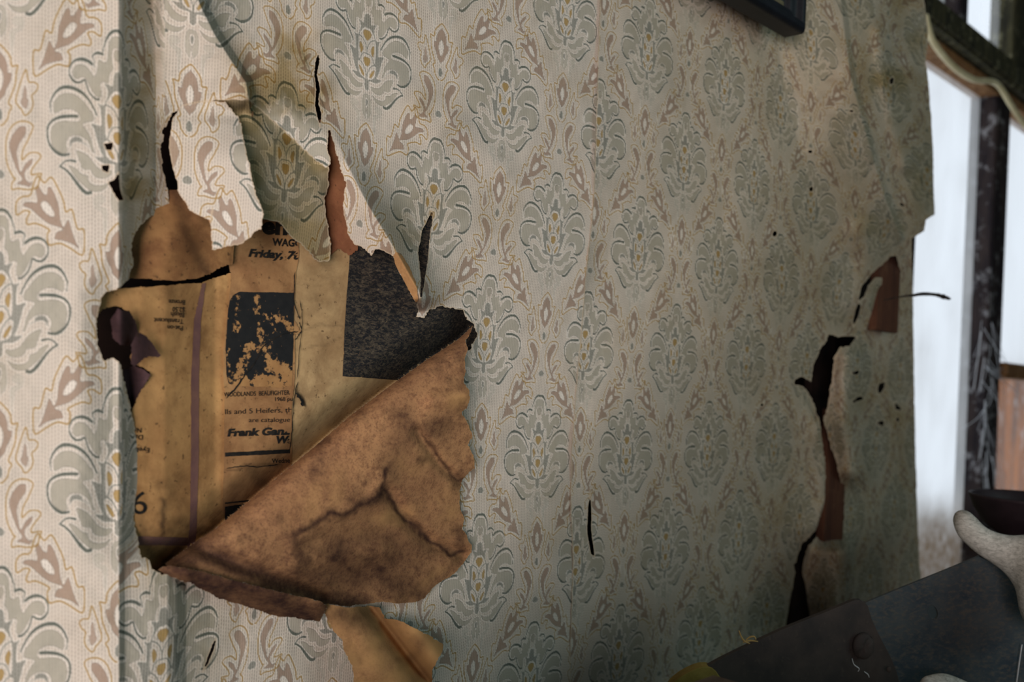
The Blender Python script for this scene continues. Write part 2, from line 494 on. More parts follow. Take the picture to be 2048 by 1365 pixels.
# ------------------------------------------------------------------ materials
class NT:
    def __init__(self, name):
        self.m = bpy.data.materials.new(name)
        self.m.use_nodes = True
        self.t = self.m.node_tree
        self.n = self.t.nodes
        self.bsdf = self.n['Principled BSDF']
        self.out = self.n['Material Output']

    def node(self, typ, **kw):
        n = self.n.new(typ)
        for k, v in kw.items():
            setattr(n, k, v)
        return n

    def set(self, sock, v):
        if isinstance(v, bpy.types.NodeSocket):
            self.t.links.new(v, sock)
        elif isinstance(v, (tuple, list)):
            sock.default_value = tuple(v) + ((1,) if len(v) == 3 and len(sock.default_value) == 4 else ())
        else:
            sock.default_value = v

    def math(self, op, a, b=0.0, clamp=False):
        n = self.node('ShaderNodeMath', operation=op); n.use_clamp = clamp
        self.set(n.inputs[0], a); self.set(n.inputs[1], b)
        return n.outputs[0]

    def mix(self, fac, a, b, blend='MIX'):
        n = self.node('ShaderNodeMix', data_type='RGBA', blend_type=blend)
        self.set(n.inputs[0], fac); self.set(n.inputs[6], a); self.set(n.inputs[7], b)
        return n.outputs[2]

    def noise(self, vec, scale, detail=4, rough=.55, dist=0.0):
        n = self.node('ShaderNodeTexNoise')
        if vec is not None:
            self.t.links.new(vec, n.inputs['Vector'])
        n.inputs['Scale'].default_value = scale; n.inputs['Detail'].default_value = detail
        n.inputs['Roughness'].default_value = rough; n.inputs['Distortion'].default_value = dist
        return n.outputs[0]

    def ramp(self, v, a, b, c0=0.0, c1=1.0):
        n = self.node('ShaderNodeMapRange'); n.clamp = True
        self.set(n.inputs[0], v); n.inputs[1].default_value = a; n.inputs[2].default_value = b
        n.inputs[3].default_value = c0; n.inputs[4].default_value = c1
        return n.outputs[0]

    def attr(self, name):
        n = self.node('ShaderNodeAttribute'); n.attribute_name = name
        return n

    def obj(self):
        return self.node('ShaderNodeTexCoord').outputs['Object']

    def mapping(self, vec, scale=(1, 1, 1), rot=(0, 0, 0)):
        n = self.node('ShaderNodeMapping'); self.t.links.new(vec, n.inputs[0])
        n.inputs['Scale'].default_value = scale; n.inputs['Rotation'].default_value = rot
        return n.outputs[0]

    def bump(self, h, strength=.3, dist=.001):
        n = self.node('ShaderNodeBump'); n.inputs['Strength'].default_value = strength; n.inputs['Distance'].default_value = dist
        self.t.links.new(h, n.inputs['Height']); self.t.links.new(n.outputs[0], self.bsdf.inputs['Normal'])
        return n

    def finish(self, color, rough=.9, spec=.15, metal=0.0):
        self.set(self.bsdf.inputs['Base Color'], color); self.set(self.bsdf.inputs['Roughness'], rough)
        self.bsdf.inputs['Specular IOR Level'].default_value = spec
        self.bsdf.inputs['Metallic'].default_value = metal
        return self.m


def rgb(r, g, b_):
    f = lambda c: ((c / 255 + .055) / 1.055) ** 2.4 if c > 10 else c / 255 / 12.92
    return (f(r), f(g), f(b_))


def mat_wallpaper():
    k = NT('printed_wallpaper')
    a = k.attr('ink_a'); sa = k.node('ShaderNodeSeparateColor'); k.t.links.new(a.outputs['Color'], sa.inputs[0])
    b_ = k.attr('ink_b'); sb = k.node('ShaderNodeSeparateColor'); k.t.links.new(b_.outputs['Color'], sb.inputs[0])
    grey, dark, brown = sa.outputs[0], sa.outputs[1], sa.outputs[2]
    ochre, gold, halo = sb.outputs[0], sb.outputs[1], sb.outputs[2]
    rim = k.attr('rim').outputs['Fac']
    wear_shade = k.attr('wear_shade').outputs['Fac']
    edge = k.attr('torn').outputs['Fac']
    uv = k.attr('print_mm').outputs['Vector']
    su = k.node('ShaderNodeSeparateXYZ'); k.t.links.new(uv, su.inputs[0])
    # woven-look pin stripes printed as broken lines
    ph = k.math('MULTIPLY', su.outputs[0], 2 * math.pi / 1.27)
    line = k.ramp(k.math('SINE', ph), .55, .98)
    col_id = k.math('FLOOR', k.math('DIVIDE', su.outputs[0], 1.27))
    dash_v = k.math('ADD', k.math('MULTIPLY', su.outputs[1], 2 * math.pi / 1.5), k.math('MULTIPLY', k.math('FRACT', k.math('MULTIPLY', k.math('SINE', k.math('MULTIPLY', col_id, 12.9898)), 437.58)), 6.283))
    dash = k.ramp(k.math('SINE', dash_v), -.95, -.25)
    nz_big = k.noise(uv, .045, 3)
    line = k.math('MULTIPLY', k.math('MULTIPLY', line, dash), k.ramp(nz_big, .25, .7, .35, 1.0))
    line2 = k.math('MULTIPLY', k.ramp(k.math('SINE', k.math('MULTIPLY', ph, 2.0)), .2, .9), .08)
    fibre = k.noise(k.mapping(uv, (4.5, .55, 1)), 1.0, 3, .6)
    base = k.mix(k.noise(uv, .03, 4), rgb(200, 190, 177), rgb(216, 206, 196))
    base = k.mix(k.math('MULTIPLY', halo, .8), base, rgb(230, 223, 214))
    base = k.mix(k.math('MULTIPLY', line2, k.math('SUBTRACT', 1.0, halo)), base, rgb(150, 138, 122))
    base = k.mix(k.math('MULTIPLY', line, .8), base, rgb(90, 78, 70))
    tone = k.ramp(fibre, .3, .7, .8, 1.0)
    c = k.mix(k.math('MULTIPLY', grey, tone), base, k.mix(fibre, rgb(158, 154, 141), rgb(176, 170, 156)))
    c = k.mix(k.math('MULTIPLY', brown, tone), c, k.mix(fibre, rgb(144, 122, 107), rgb(168, 145, 128)))
    c = k.mix(k.math('MULTIPLY', ochre, tone), c, k.mix(fibre, rgb(150, 120, 58), rgb(176, 146, 86)))
    c = k.mix(k.math('MULTIPLY', rim, .6), c, rgb(84, 76, 68))
    c = k.mix(k.math('MULTIPLY', gold, .85), c, rgb(158, 124, 56))
    c = k.mix(k.math('MULTIPLY', dark, k.ramp(fibre, .2, .8, .75, 1.0)), c, rgb(64, 77, 69))
    # foxing, then an olive tint for ageing and painted-in shade
    fox = k.ramp(k.noise(uv, .022, 5, .6), .52, .72)
    c = k.mix(k.math('MULTIPLY', fox, .22), c, rgb(150, 130, 92), 'MIX')
    c = k.mix(wear_shade, c, k.mix(1.0, c, rgb(196, 182, 146), 'MULTIPLY'))
    speck = k.ramp(k.noise(uv, .5, 2), .74, .78)
    c = k.mix(k.math('MULTIPLY', speck, .5), c, rgb(80, 66, 52))
    c = k.mix(edge, c, k.mix(k.noise(uv, .9, 2), rgb(190, 165, 135), rgb(214, 198, 176)))
    k.bump(k.math('ADD', k.math('MULTIPLY', k.math('SINE', ph), .25), fibre), .25, .0004)
    return k.finish(c, .85, .2)


def mat_brownpaper():
    """aged brown back of the wallpaper"""
    k = NT('brown_paper_back')
    o = k.obj()
    st = k.attr('stain_shade').outputs['Fac']
    pale = k.attr('pale').outputs['Fac']
    n1 = k.noise(o, 16, 6, .65); n2 = k.noise(o, 240, 6, .78); n3 = k.noise(o, 950, 4, .75)
    c = k.mix(k.ramp(n1, .35, .65), rgb(148, 108, 78), rgb(182, 138, 98))
    c = k.mix(k.ramp(n2, .46, .64, 0, .75), c, rgb(116, 80, 60))
    c = k.mix(k.ramp(n3, .52, .66, 0, .55), c, rgb(74, 50, 42))
    c = k.mix(k.ramp(n3, .46, .34, 0, .45), c, rgb(176, 132, 90))
    c = k.mix(pale, c, rgb(190, 148, 98))
    sm = k.math('MULTIPLY', st, k.ramp(n2, .25, .6, .75, 1.0))
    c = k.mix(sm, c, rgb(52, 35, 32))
    k.bump(n2, .35, .0006)
    return k.finish(c, .9, .1)


def mat_news(name, c0, c1, dirt=.5, seed=0.0):
    k = NT(name)
    o = k.obj()
    st = k.attr('stain_shade').outputs['Fac']
    n1 = k.noise(o, 14 + seed, 6, .6); n2 = k.noise(o, 90, 5, .7); n3 = k.noise(o, 380, 3, .7)
    c = k.mix(k.ramp(n1, .35, .65), c0, c1)
    n4 = k.noise(o, 42, 6, .72, .3)
    c = k.mix(k.ramp(n4, .46, .62, 0, .55), c, (c0[0] * .55, c0[1] * .5, c0[2] * .48))
    c = k.mix(k.ramp(n4, .44, .32, 0, .35), c, (min(c1[0] * 1.25, 1), c1[1] * 1.25, c1[2] * 1.2))
    c = k.mix(k.ramp(n2, .52, .72, 0, dirt), c, (c0[0] * .5, c0[1] * .45, c0[2] * .45))
    c = k.mix(k.ramp(n3, .62, .70, 0, .7), c, rgb(66, 48, 34))
    c = k.mix(k.math('MULTIPLY', st, k.ramp(n2, .3, .6, .6, 1.0)), c, rgb(44, 34, 28))
    k.bump(n2, .2, .0005)
    return k.finish(c, .88, .15)


def mat_plain(name, c0, c1, scale=40, rough=.8, spec=.2, metal=0.0, bump=.2, bdist=.0008, detail=5, lo=.35, hi=.65):
    k = NT(name)
    o = k.obj()
    n1 = k.noise(o, scale, detail, .6)
    c = k.mix(k.ramp(n1, lo, hi), c0, c1)
    k.bump(k.noise(o, scale * 5, 4, .6), bump, bdist)
    return k.finish(c, rough, spec, metal)


M_WALL = mat_wallpaper()
M_BACK = mat_brownpaper()
M_NEWS_L = mat_news('newsprint_orange', rgb(168, 126, 82), rgb(198, 156, 104), .5)
M_NEWS_C = mat_news('newsprint_tan', rgb(146, 106, 72), rgb(180, 142, 98), .45, 3)
M_NEWS_R = mat_news('newsprint_beige', rgb(164, 134, 96), rgb(190, 162, 120), .4, 5)
M_NEWS_T = mat_news('newsprint_rust', rgb(132, 88, 62), rgb(168, 126, 82), .5, 2)
M_INK = mat_plain('black_ink', rgb(24, 26, 28), rgb(46, 42, 38), 300, .9, .1, 0, .1, .0002)
M_PURPLE = mat_plain('faded_purple_ink', rgb(112, 82, 84), rgb(132, 98, 88), 120, .9, .1, 0, .1, .0002)
M_BOARD = mat_plain('dark_wall_board', rgb(18, 17, 18), rgb(46, 34, 30), 22, .95, .1)

# ------------------------------------------------------------------ the wall behind the paper
WALL_Y = 0.125
pr = P(1823, 700, 0.0)[0]          # free end of the wall


def box_mesh(name, lo, hi):
    bm = bmesh.new()
    bmesh.ops.create_cube(bm, size=1.0)
    for v in bm.verts:
        v.co = Vector([(lo[i] + hi[i]) / 2 + v.co[i] * (hi[i] - lo[i]) for i in range(3)])
    me = bpy.data.meshes.new(name); bm.to_mesh(me); bm.free()
    return me


wall = link('wall_front', box_mesh('wall_front', (-0.75, WALL_Y, -1.15), (float(P(1821, 700, -WALL_Y)[0]), WALL_Y + .05, 1.3)), None, M_BOARD, kind='structure')

# ------------------------------------------------------------------ wallpaper, first drop
CREASE = np.array([(380, -160), (388, -20), (405, 20), (430, 70), (465, 125), (492, 165), (498, 200)])
RIDGE = np.array([(662, 250), (690, 322), (735, 410), (790, 500), (838, 585), (846, 625)])
HOLE = [(322, 300), (327, 262), (345, 225), (380, 207), (440, 200), (497, 200), (570, 265), (620, 312), (652, 336), (661, 330), (657, 296), (655, 262), (660, 258), (672, 300), (680, 340), (692, 365), (686, 400), (688, 430), (695, 465), (707, 487), (725, 495), (742, 512), (752, 498), (770, 502), (783, 512), (798, 508), (812, 530), (826, 560), (834, 600), (836, 620), (832, 634), (848, 636), (856, 620), (868, 618), (885, 611), (905, 615), (925, 620), (933, 640), (945, 650), (955, 668), (940, 700), (860, 745), (720, 850), (575, 975), (445, 1085), (340, 1150), (322, 1150), (305, 1138), (300, 1125), (285, 1115), (277, 1095), (268, 1040), (272, 990), (281, 960), (276, 900), (266, 840), (258, 800), (247, 755), (242, 728), (226, 716), (208, 722), (196, 690), (193, 640), (203, 600), (212, 585), (235, 577), (258, 560), (268, 525), (262, 500), (268, 475), (282, 450), (305, 432), (330, 425), (343, 420), (335, 380), (325, 330)]
SLIT = [(862, 424), (866, 428), (860, 470), (855, 520), (848, 565), (842, 605), (838, 605), (842, 560), (836, 505), (845, 462)]
HOLES_SMALL = [[(208, 288), (226, 285), (224, 300), (212, 299)], [(203, 332), (219, 330), (217, 346), (206, 341)],
               [(217, 366), (228, 360), (238, 345), (240, 372), (246, 400), (238, 402), (226, 385)]]
CRACK1 = [(636, 108), (640, 118), (634, 150), (640, 178), (636, 208), (643, 230), (641, 255), (636, 238), (630, 210), (632, 180), (628, 150), (632, 120)]
CRACK2 = [(432, 1278), (428, 1300), (418, 1325), (406, 1345), (414, 1318), (424, 1292)]
CRACK3 = [(1180, 980), (1183, 1020), (1182, 1060), (1187, 1095), (1189, 1114), (1182, 1108), (1174, 1062), (1176, 1020)]


def h_left(x, y):
    x = np.asarray(x, float); y = np.asarray(y, float)
    up = np.interp(x, [-400, 0, 150, 225, 237, 244, 268, 312, 420, 520], [.000, .012, .021, .0255, .0268, .0255, .0165, .0045, .0030, .0015])
    lo = np.interp(x, [-400, 0, 150, 238, 250, 262, 300, 335, 352, 372, 420, 480], [.000, .012, .021, .0262, .0232, .0225, .0215, .020, .0165, .0090, .0045, .0015])
    up = up - .007 * smooth(150, 236, x) * smooth(340, 236, x) * smooth(480, 600, y)
    w_ = smooth(1040, 1150, y)
    h = up * (1 - w_) + lo * w_
    # long crease running down from the top edge
    d, _, _, t, sg = seg_dist(CREASE, x, y)
    left = sg > 0
    amp = .019 * smooth(300, 180, y)
    h = h + np.where(left, amp * np.exp(-(d / 95.) ** 1.3), amp * np.clip(1 - d / 14., 0, 1)) * smooth(300, 330, x)
    # loose edge right of the gap lifts in a ridge
    d, _, _, t, sg = seg_dist(RIDGE, x, y)
    tt = np.clip(t / (len(RIDGE) - 1), 0, 1)
    amp = .022 * smooth(0, .45, tt) * smooth(1.0, .85, tt) + .002
    left = sg > 0
    h = h + np.where(left, amp * (1 - np.clip(d / 110., 0, .75)) * smooth(230, 130, d), amp * np.exp(-(d / 34.) ** 1.3))
    h = h - .10 * smooth(0, 650, (x - 1040) * .8 + (y - 1000) * .6)  # wall bent back at lower right to darken it
    # slack and small ripples
    h = h + .0012 * vnoise(x + 300, y + 300, 170, 3, 2) + .00035 * vnoise(x + 300, y + 300, 38, 5, 3)
    # puckers
    for pl, am, wd in (([(905, 240), (960, 300), (1010, 340)], .002, 26), ([(640, 60), (700, 100), (830, 190), (880, 260)], .0026, 40), ([(500, 90), (560, 130), (640, 160)], .002, 30), ([(1040, 1080), (1100, 1120), (1170, 1180)], .002, 30), ([(540, 190), (600, 240), (660, 280)], .003, 26)):
        d = seg_dist(np.array(pl), x, y)[0]
        h = h + am * np.exp(-(d / wd) ** 2)
    return h


def paper_attrs(px, py, which, edge, wear_shade=None, edge_w=2.2):
    u, v = print_uv(px, py, which)
    T = sample_tile(u, v)
    at = {'ink_a': T[:, 0:3], 'ink_b': T[:, 3:6], 'rim': T[:, 6], 'print_mm': np.stack([u, v, np.zeros_like(u)], 1),
          'torn': np.clip(1.2 - edge / edge_w, 0, 1) * .85, 'wear_shade': np.zeros(len(u)) if wear_shade is None else wear_shade}
    return at


def add_vec_attr(me, key, a):
    at = me.attributes.new(key, 'FLOAT_VECTOR', 'POINT')
    at.data.foreach_set('vector', np.asarray(a, np.float32).ravel())


def paper_object(name, xs, ys, which, hfun, parent, keep=None, holes=(), step=2.0, wear_shade=None, back=True, mat=None):
    px, py, q, edge = grid_sheet(xs, ys, keep, holes, None, step)
    co = P(px, py, hfun(px, py))
    at = paper_attrs(px, py, which, edge, None if wear_shade is None else wear_shade(px, py))
    vec = at.pop('print_mm')
    me = fast_mesh(name, co, q, True, at)
    add_vec_attr(me, 'print_mm', vec)
    return link(name, me, parent, mat or M_WALL)


def axis(lo, hi, step, a, b_, coarse=9.0):
    return np.concatenate([np.arange(a, lo, coarse), np.arange(lo, hi, step), np.arange(hi, b_ + coarse, coarse)]) if True else None


def blob(px, py, cx, cy, rx, ry, ang=0.0):
    c, s = math.cos(ang), math.sin(ang)
    dx, dy = px - cx, py - cy
    return np.exp(-(((dx * c + dy * s) / rx) ** 2 + ((-dx * s + dy * c) / ry) ** 2))


def wear_shade_left(px, py):
    w_ = .0 * px  # age marks, plus shade painted beside the crease and on the corner step
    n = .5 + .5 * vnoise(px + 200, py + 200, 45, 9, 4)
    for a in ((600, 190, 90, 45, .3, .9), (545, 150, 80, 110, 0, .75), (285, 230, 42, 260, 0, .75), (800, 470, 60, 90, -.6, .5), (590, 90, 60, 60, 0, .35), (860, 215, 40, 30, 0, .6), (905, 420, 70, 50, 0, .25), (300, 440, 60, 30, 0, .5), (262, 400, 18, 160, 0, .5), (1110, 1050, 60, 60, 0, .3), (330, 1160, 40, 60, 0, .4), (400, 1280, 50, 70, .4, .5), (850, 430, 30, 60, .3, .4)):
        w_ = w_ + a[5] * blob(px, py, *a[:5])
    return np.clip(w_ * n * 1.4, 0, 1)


SEAM = np.array([(1212, -200), (1200, 0), (1198, 60), (1190, 330), (1186, 420), (1170, 560), (1152, 780), (1143, 900), (1141, 1010), (1146, 1120), (1140, 1300), (1135, 1600)])
W1 = thing('wallpaper', 'torn cream damask wallpaper with a large brown hole, folded flap and hanging tongues', 'wallpaper')
xs = axis(-4, 1216, 1.55, -220, 1215)
ys = axis(-4, 1369, 1.55, -180, 1540)
xs = xs[xs < 1216]
keep1 = np.array([(-230, -190), (1213, -190)] + [tuple(p + np.array([2.0, 0])) for p in SEAM[1:-1]] + [(1138, 1560), (-230, 1560)])
paper_object('sheet', xs, ys, 'L', h_left, W1, keep1, [ragged(HOLE, 1.7, 3, True, 2), ragged(SLIT, .8, 3, True, 3), ragged(CRACK1, .8, 3, True, 4), ragged(CRACK2, .7, 3, True, 5)] + [ragged(h, .8, 3, True, 6 + i) for i, h in enumerate(HOLES_SMALL)], 1.55, wear_shade_left)

# ------------------------------------------------------------------ wallpaper, second drop
RIDGE2 = np.array([(1672, -200), (1680, 0), (1700, 150), (1722, 235), (1742, 305), (1770, 400), (1800, 475)])
HOLE_R1 = [(1658, 672), (1672, 675), (1716, 673), (1700, 690), (1680, 695), (1668, 715), (1664, 750), (1657, 800), (1648, 840), (1655, 870), (1670, 920), (1680, 950), (1688, 985), (1688, 1040), (1680, 1060), (1665, 1066), (1650, 1060), (1640, 1065), (1615, 1095), (1608, 1120), (1605, 1160), (1600, 1200), (1603, 1238), (1590, 1240), (1586, 1180), (1589, 1130), (1603, 1090), (1633, 1060), (1648, 1010), (1653, 985), (1649, 920), (1643, 870), (1638, 835), (1620, 792), (1605, 772), (1588, 770), (1590, 762), (1605, 754), (1620, 764), (1626, 735), (1640, 700)]
HOLE_R2 = [(1716, 602), (1722, 575), (1745, 545), (1770, 525), (1783, 513), (1793, 512), (1797, 530), (1803, 545), (1793, 548), (1792, 588), (1764, 598), (1764, 556), (1750, 556), (1738, 572), (1728, 595)]
HOLE_R3 = [(1716, 606), (1722, 612), (1716, 635), (1706, 655), (1706, 640)]
SPOTS = [(1712, 746, 9, 4, -.3), (1762, 846, 7, 6, 0), (1794, 814, 10, 4, .9), (1716, 800, 11, 4, -.4), (1549, 467, 4, 5, 0), (1763, 775, 6, 12, .4), (1795, 840, 4, 4, 0), (1622, 380, 4, 7, 0), (1783, 162, 4, 6, .3), (1702, 222, 4, 3, 0), (1804, 410, 5, 3, .6), (1620, 303, 6, 3, 0), (1524, 810, 3, 3, 0)]


def spot_poly(cx, cy, rx, ry, a, seed):
    rg = np.random.default_rng(seed)
    t = np.linspace(0, 2 * np.pi, 13)[:-1]
    r = 1 + .3 * rg.normal(size=12)
    x, y = rx * np.cos(t) * r, ry * np.sin(t) * r
    return np.stack([cx + x * math.cos(a) - y * math.sin(a), cy + x * math.sin(a) + y * math.cos(a)], 1)


KEEP2 = [(1213, -190), (1846, -190), (1848, 0), (1856, 60), (1855, 100), (1851, 125), (1854, 140), (1860, 200), (1866, 300), (1868, 400), (1869, 430), (1852, 440), (1848, 462), (1836, 470), (1823, 478), (1826, 600), (1829, 800), (1832, 950), (1838, 1100), (1845, 1200), (1850, 1560), (1134, 1560)] + [tuple(p) for p in SEAM[-2:0:-1]]


def h_right(x, y):
    x = np.asarray(x, float); y = np.asarray(y, float)
    d, _, _, t, sg = seg_dist(RIDGE2, x, y)
    amp = .034 * smooth(640, 380, y) * (.55 + .45 * smooth(0, 160, y))
    left = sg > 0
    h = np.where(left, amp * np.clip(1 - d / 135., 0, 1) ** 1.15, amp * (1 - .28 * smooth(0, 13, d)) - .024 * smooth(55, 150, d) * smooth(640, 380, y))
    # second, softer fold nearer the corner
    d2 = seg_dist(np.array([(1760, 60), (1770, 160), (1790, 260), (1810, 330)]), x, y)[0]
    h = h + .006 * np.exp(-(d2 / 16) ** 2)
    # lips of the long tear stand off the wall
    d3 = seg_dist(np.array([(1700, 720), (1694, 800), (1692, 850), (1702, 900), (1706, 940)]), x, y)[0]
    h = h + .026 * np.exp(-(d3 / 30.) ** 2)
    d4, _, _, _, sg4 = seg_dist(np.array([(1612, 800), (1635, 850), (1647, 920), (1650, 1000), (1632, 1060)]), x, y)
    h = h + .022 * np.exp(-(d4 / 45.) ** 1.3) * (sg4 > 0) * smooth(760, 880, y)
    h = h + .045 * smooth(1596, 1688, x) * smooth(1712, 1690, x) * smooth(1062, 1110, y)
    d6 = seg_dist(np.array([(1725, 470), (1740, 520), (1716, 600)]), x, y)[0]
    h = h + .008 * np.exp(-(d6 / 30) ** 2)
    h = h + .0016 * vnoise(x + 300, y + 300, 120, 13, 2) + .0004 * vnoise(x + 300, y + 300, 30, 15, 3)
    h = h + .004 * smooth(1790, 1830, x) * smooth(700, 500, y)
    # lower right bent back, shaped so that it falls into shade
    h = h - .10 * smooth(0, 650, (x - 1040) * .8 + (y - 1000) * .6)
    # the drop overlaps the first one a little
    ds = seg_dist(SEAM, x, y)[0]
    h = h + .0016 * np.exp(-ds / 25.) + .0007 + .0012 * smooth(640, 560, y) * smooth(430, 520, y) * np.exp(-ds / 12.)
    return h


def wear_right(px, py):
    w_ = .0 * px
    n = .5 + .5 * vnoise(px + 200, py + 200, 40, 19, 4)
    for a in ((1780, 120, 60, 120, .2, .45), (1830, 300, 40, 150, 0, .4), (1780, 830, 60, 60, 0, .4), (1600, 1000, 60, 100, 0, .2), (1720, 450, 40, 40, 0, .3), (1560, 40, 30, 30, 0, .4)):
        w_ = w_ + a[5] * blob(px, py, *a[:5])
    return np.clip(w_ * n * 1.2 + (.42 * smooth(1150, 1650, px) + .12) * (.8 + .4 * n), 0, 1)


W2 = thing('wallpaper', 'wrinkled cream damask wallpaper drop ending in a ragged edge beside the window', 'wallpaper')
xs2 = axis(1132, 1872, 1.65, 1120, 1873)
xs2 = xs2[(xs2 < 1874)]
ys2 = axis(-4, 1369, 1.65, -180, 1540)
paper_object('sheet', xs2, ys2, 'R', h_right, W2, ragged(KEEP2, .5, 4, True, 21),
             [ragged(HOLE_R1, 1.4, 3, True, 22), ragged(HOLE_R2, 1.0, 3, True, 23), ragged(HOLE_R3, .6, 3, True, 24), ragged(CRACK3, .4, 3, True, 25)] + [spot_poly(*s, 40 + i) for i, s in enumerate(SPOTS)], 1.65, wear_right)
# ------------------------------------------------------------------ hanging tongues (print side towards us)
T1 = [(345, 235), (365, 210), (400, 202), (450, 203), (478, 235), (490, 290), (500, 340), (512, 388), (527, 430), (521, 458), (505, 470), (480, 490), (447, 495), (425, 502), (422, 445), (426, 418), (420, 440), (410, 436), (380, 422), (358, 385), (348, 345), (338, 295)]
T2 = [(430, 198), (497, 198), (570, 263), (620, 309), (658, 335), (656, 370), (650, 395), (652, 430), (660, 475), (661, 520), (640, 526), (622, 512), (605, 490), (585, 478), (560, 447), (530, 440), (505, 430), (480, 380), (455, 300), (430, 240)]


def h_t1(x, y):
    k = smooth(200, 250, y)
    return h_left(x, y) * (1 - k) + k * (.0085 + .026 * np.clip((x - 335) / 195., 0, 1.1) * smooth(190, 330, y) + .003 * smooth(200, 500, y) - .004 * smooth(205, 230, y) * 0 + .0007 * vnoise(x, y, 60, 31, 2))


def h_t2(x, y):
    s = (x - 480) / 175.
    k = smooth(0, 34, seg_dist(np.array([(420., 196.), (497., 197.), (570., 262.), (620., 308.), (660., 335.)]), x, y)[0])
    return h_left(x, y) * (1 - k) + k * (.003 + .012 * np.clip(1 - s, 0, 1.15) * smooth(185, 330, y) + .003 * smooth(300, 520, y) + .0008 * vnoise(x, y, 60, 33, 2))


def shade_t2(px, py):
    return np.clip(.95 + .3 * vnoise(px, py, 60, 35, 3), 0, 1)  # olive tint that paints this tongue's shade into the paper


def flap_front(name, poly, hf, seed, wear_shade=None, amp=1.4, label=None):
    poly = np.array(poly, float)
    x0, y0 = poly.min(0) - 6; x1, y1 = poly.max(0) + 6
    o = paper_object(name, np.arange(x0, x1, 1.6), np.arange(y0, y1, 1.6), 'L', hf, W1, ragged(poly, amp, 3, True, seed), (), 1.6, wear_shade)
    if label:
        o['label'] = label
    # the brown back of the same paper, a hair behind it
    px, py, q, e = grid_sheet(np.arange(x0, x1, 6), np.arange(y0, y1, 6), ragged(poly, amp, 3, True, seed), (), None, 6)
    me = fast_mesh('paper_back', P(px, py, hf(px, py) - .0006), q[:, ::-1], True, {'stain_shade': np.zeros(len(px)), 'pale': np.zeros(len(px))})
    link('paper_back', me, o, M_BACK)
    return o


flap_front('hanging_tongue', T1, h_t1, 51, label='bright torn tongue of wallpaper hanging in front')
flap_front('hanging_tongue', T2, h_t2, 52, shade_t2, label='shaded olive tongue of wallpaper turned away')

# ------------------------------------------------------------------ brown flaps (paper back towards us)
FOLD = np.array([(940, 656), (915, 680), (850, 722), (780, 772), (700, 832), (630, 893), (560, 950), (495, 1005), (430, 1058), (390, 1085), (330, 1128)])
B1 = [(946, 652)] + [tuple(p) for p in FOLD[1:]] + [(345, 1136), (400, 1150), (480, 1172), (560, 1192), (640, 1208), (700, 1213), (735, 1208), (770, 1205), (800, 1208), (830, 1205), (850, 1198), (862, 1180), (880, 1165), (900, 1155), (925, 1130), (943, 1105), (944, 1090), (925, 1060), (930, 1040), (918, 1010), (918, 985), (925, 960), (950, 935), (948, 915), (935, 890), (945, 870), (935, 845), (922, 825), (935, 815), (940, 800), (938, 780), (925, 765), (932, 745), (928, 720), (936, 700), (930, 685), (938, 672)]
B2 = [(316, 1142), (326, 1134), (345, 1130), (400, 1143), (480, 1165), (560, 1185), (640, 1203), (655, 1212), (648, 1228), (640, 1245), (600, 1238), (560, 1235), (540, 1230), (525, 1224), (480, 1210), (440, 1200), (400, 1178), (370, 1164), (340, 1154)]
B3 = [(645, 1216), (655, 1208), (690, 1216), (720, 1214), (735, 1212), (760, 1215), (770, 1238), (800, 1242), (840, 1262), (875, 1280), (886, 1290), (882, 1310), (864, 1340), (862, 1420), (715, 1440), (704, 1330), (692, 1312), (682, 1282), (666, 1262), (655, 1240)]


def h_b1(x, y):
    d = seg_dist(FOLD, x, y)[0]
    roll = .0215 - .0115 * np.exp(-d / 14.)
    flat = .014 * smooth(60, 330, d)
    h = roll - flat + .0028 * np.exp(-((d - 120) / 60) ** 2)
    # cockled surface and tide-mark creases
    h = h + .0011 * vnoise(x, y, 90, 41, 3)
    for pl, am, wd in (([(590, 1085), (640, 1050), (750, 1000), (775, 960)], .002, 18), ([(775, 985), (820, 1050), (870, 1090), (925, 1110)], -.0035, 14), ([(835, 865), (880, 930), (925, 968)], -.003, 11), ([(390, 1092), (480, 1130), (640, 1195)], -.004, 16), ([(600, 1130), (680, 1110), (760, 1100)], .003, 26), ([(870, 800), (930, 790)], .0035, 20)):
        dd = seg_dist(np.array(pl), x, y)[0]
        h = h + am * np.exp(-(dd / wd) ** 2)
    return h + .004 * smooth(330, 450, x) * 0


def h_b2(x, y):
    d = seg_dist(np.array([(316, 1138), (400, 1146), (640, 1206)]), x, y)[0]
    return .026 - .016 * smooth(0, 60, d) + .0008 * vnoise(x, y, 50, 43, 2) - .006 * smooth(380, 316, x)


def h_b3(x, y):
    # two gutters: the strip is folded lengthwise
    s = (x - 690) * .80 + (y - 1230) * -.62
    return .013 + .008 * np.exp(-((s - 98) / 30) ** 2) + .005 * np.exp(-((s - 2) / 40) ** 2) - .011 * np.exp(-((s - 50) / 15) ** 2) + .00005 * (y - 1215) + .0008 * vnoise(x, y, 50, 45, 2)


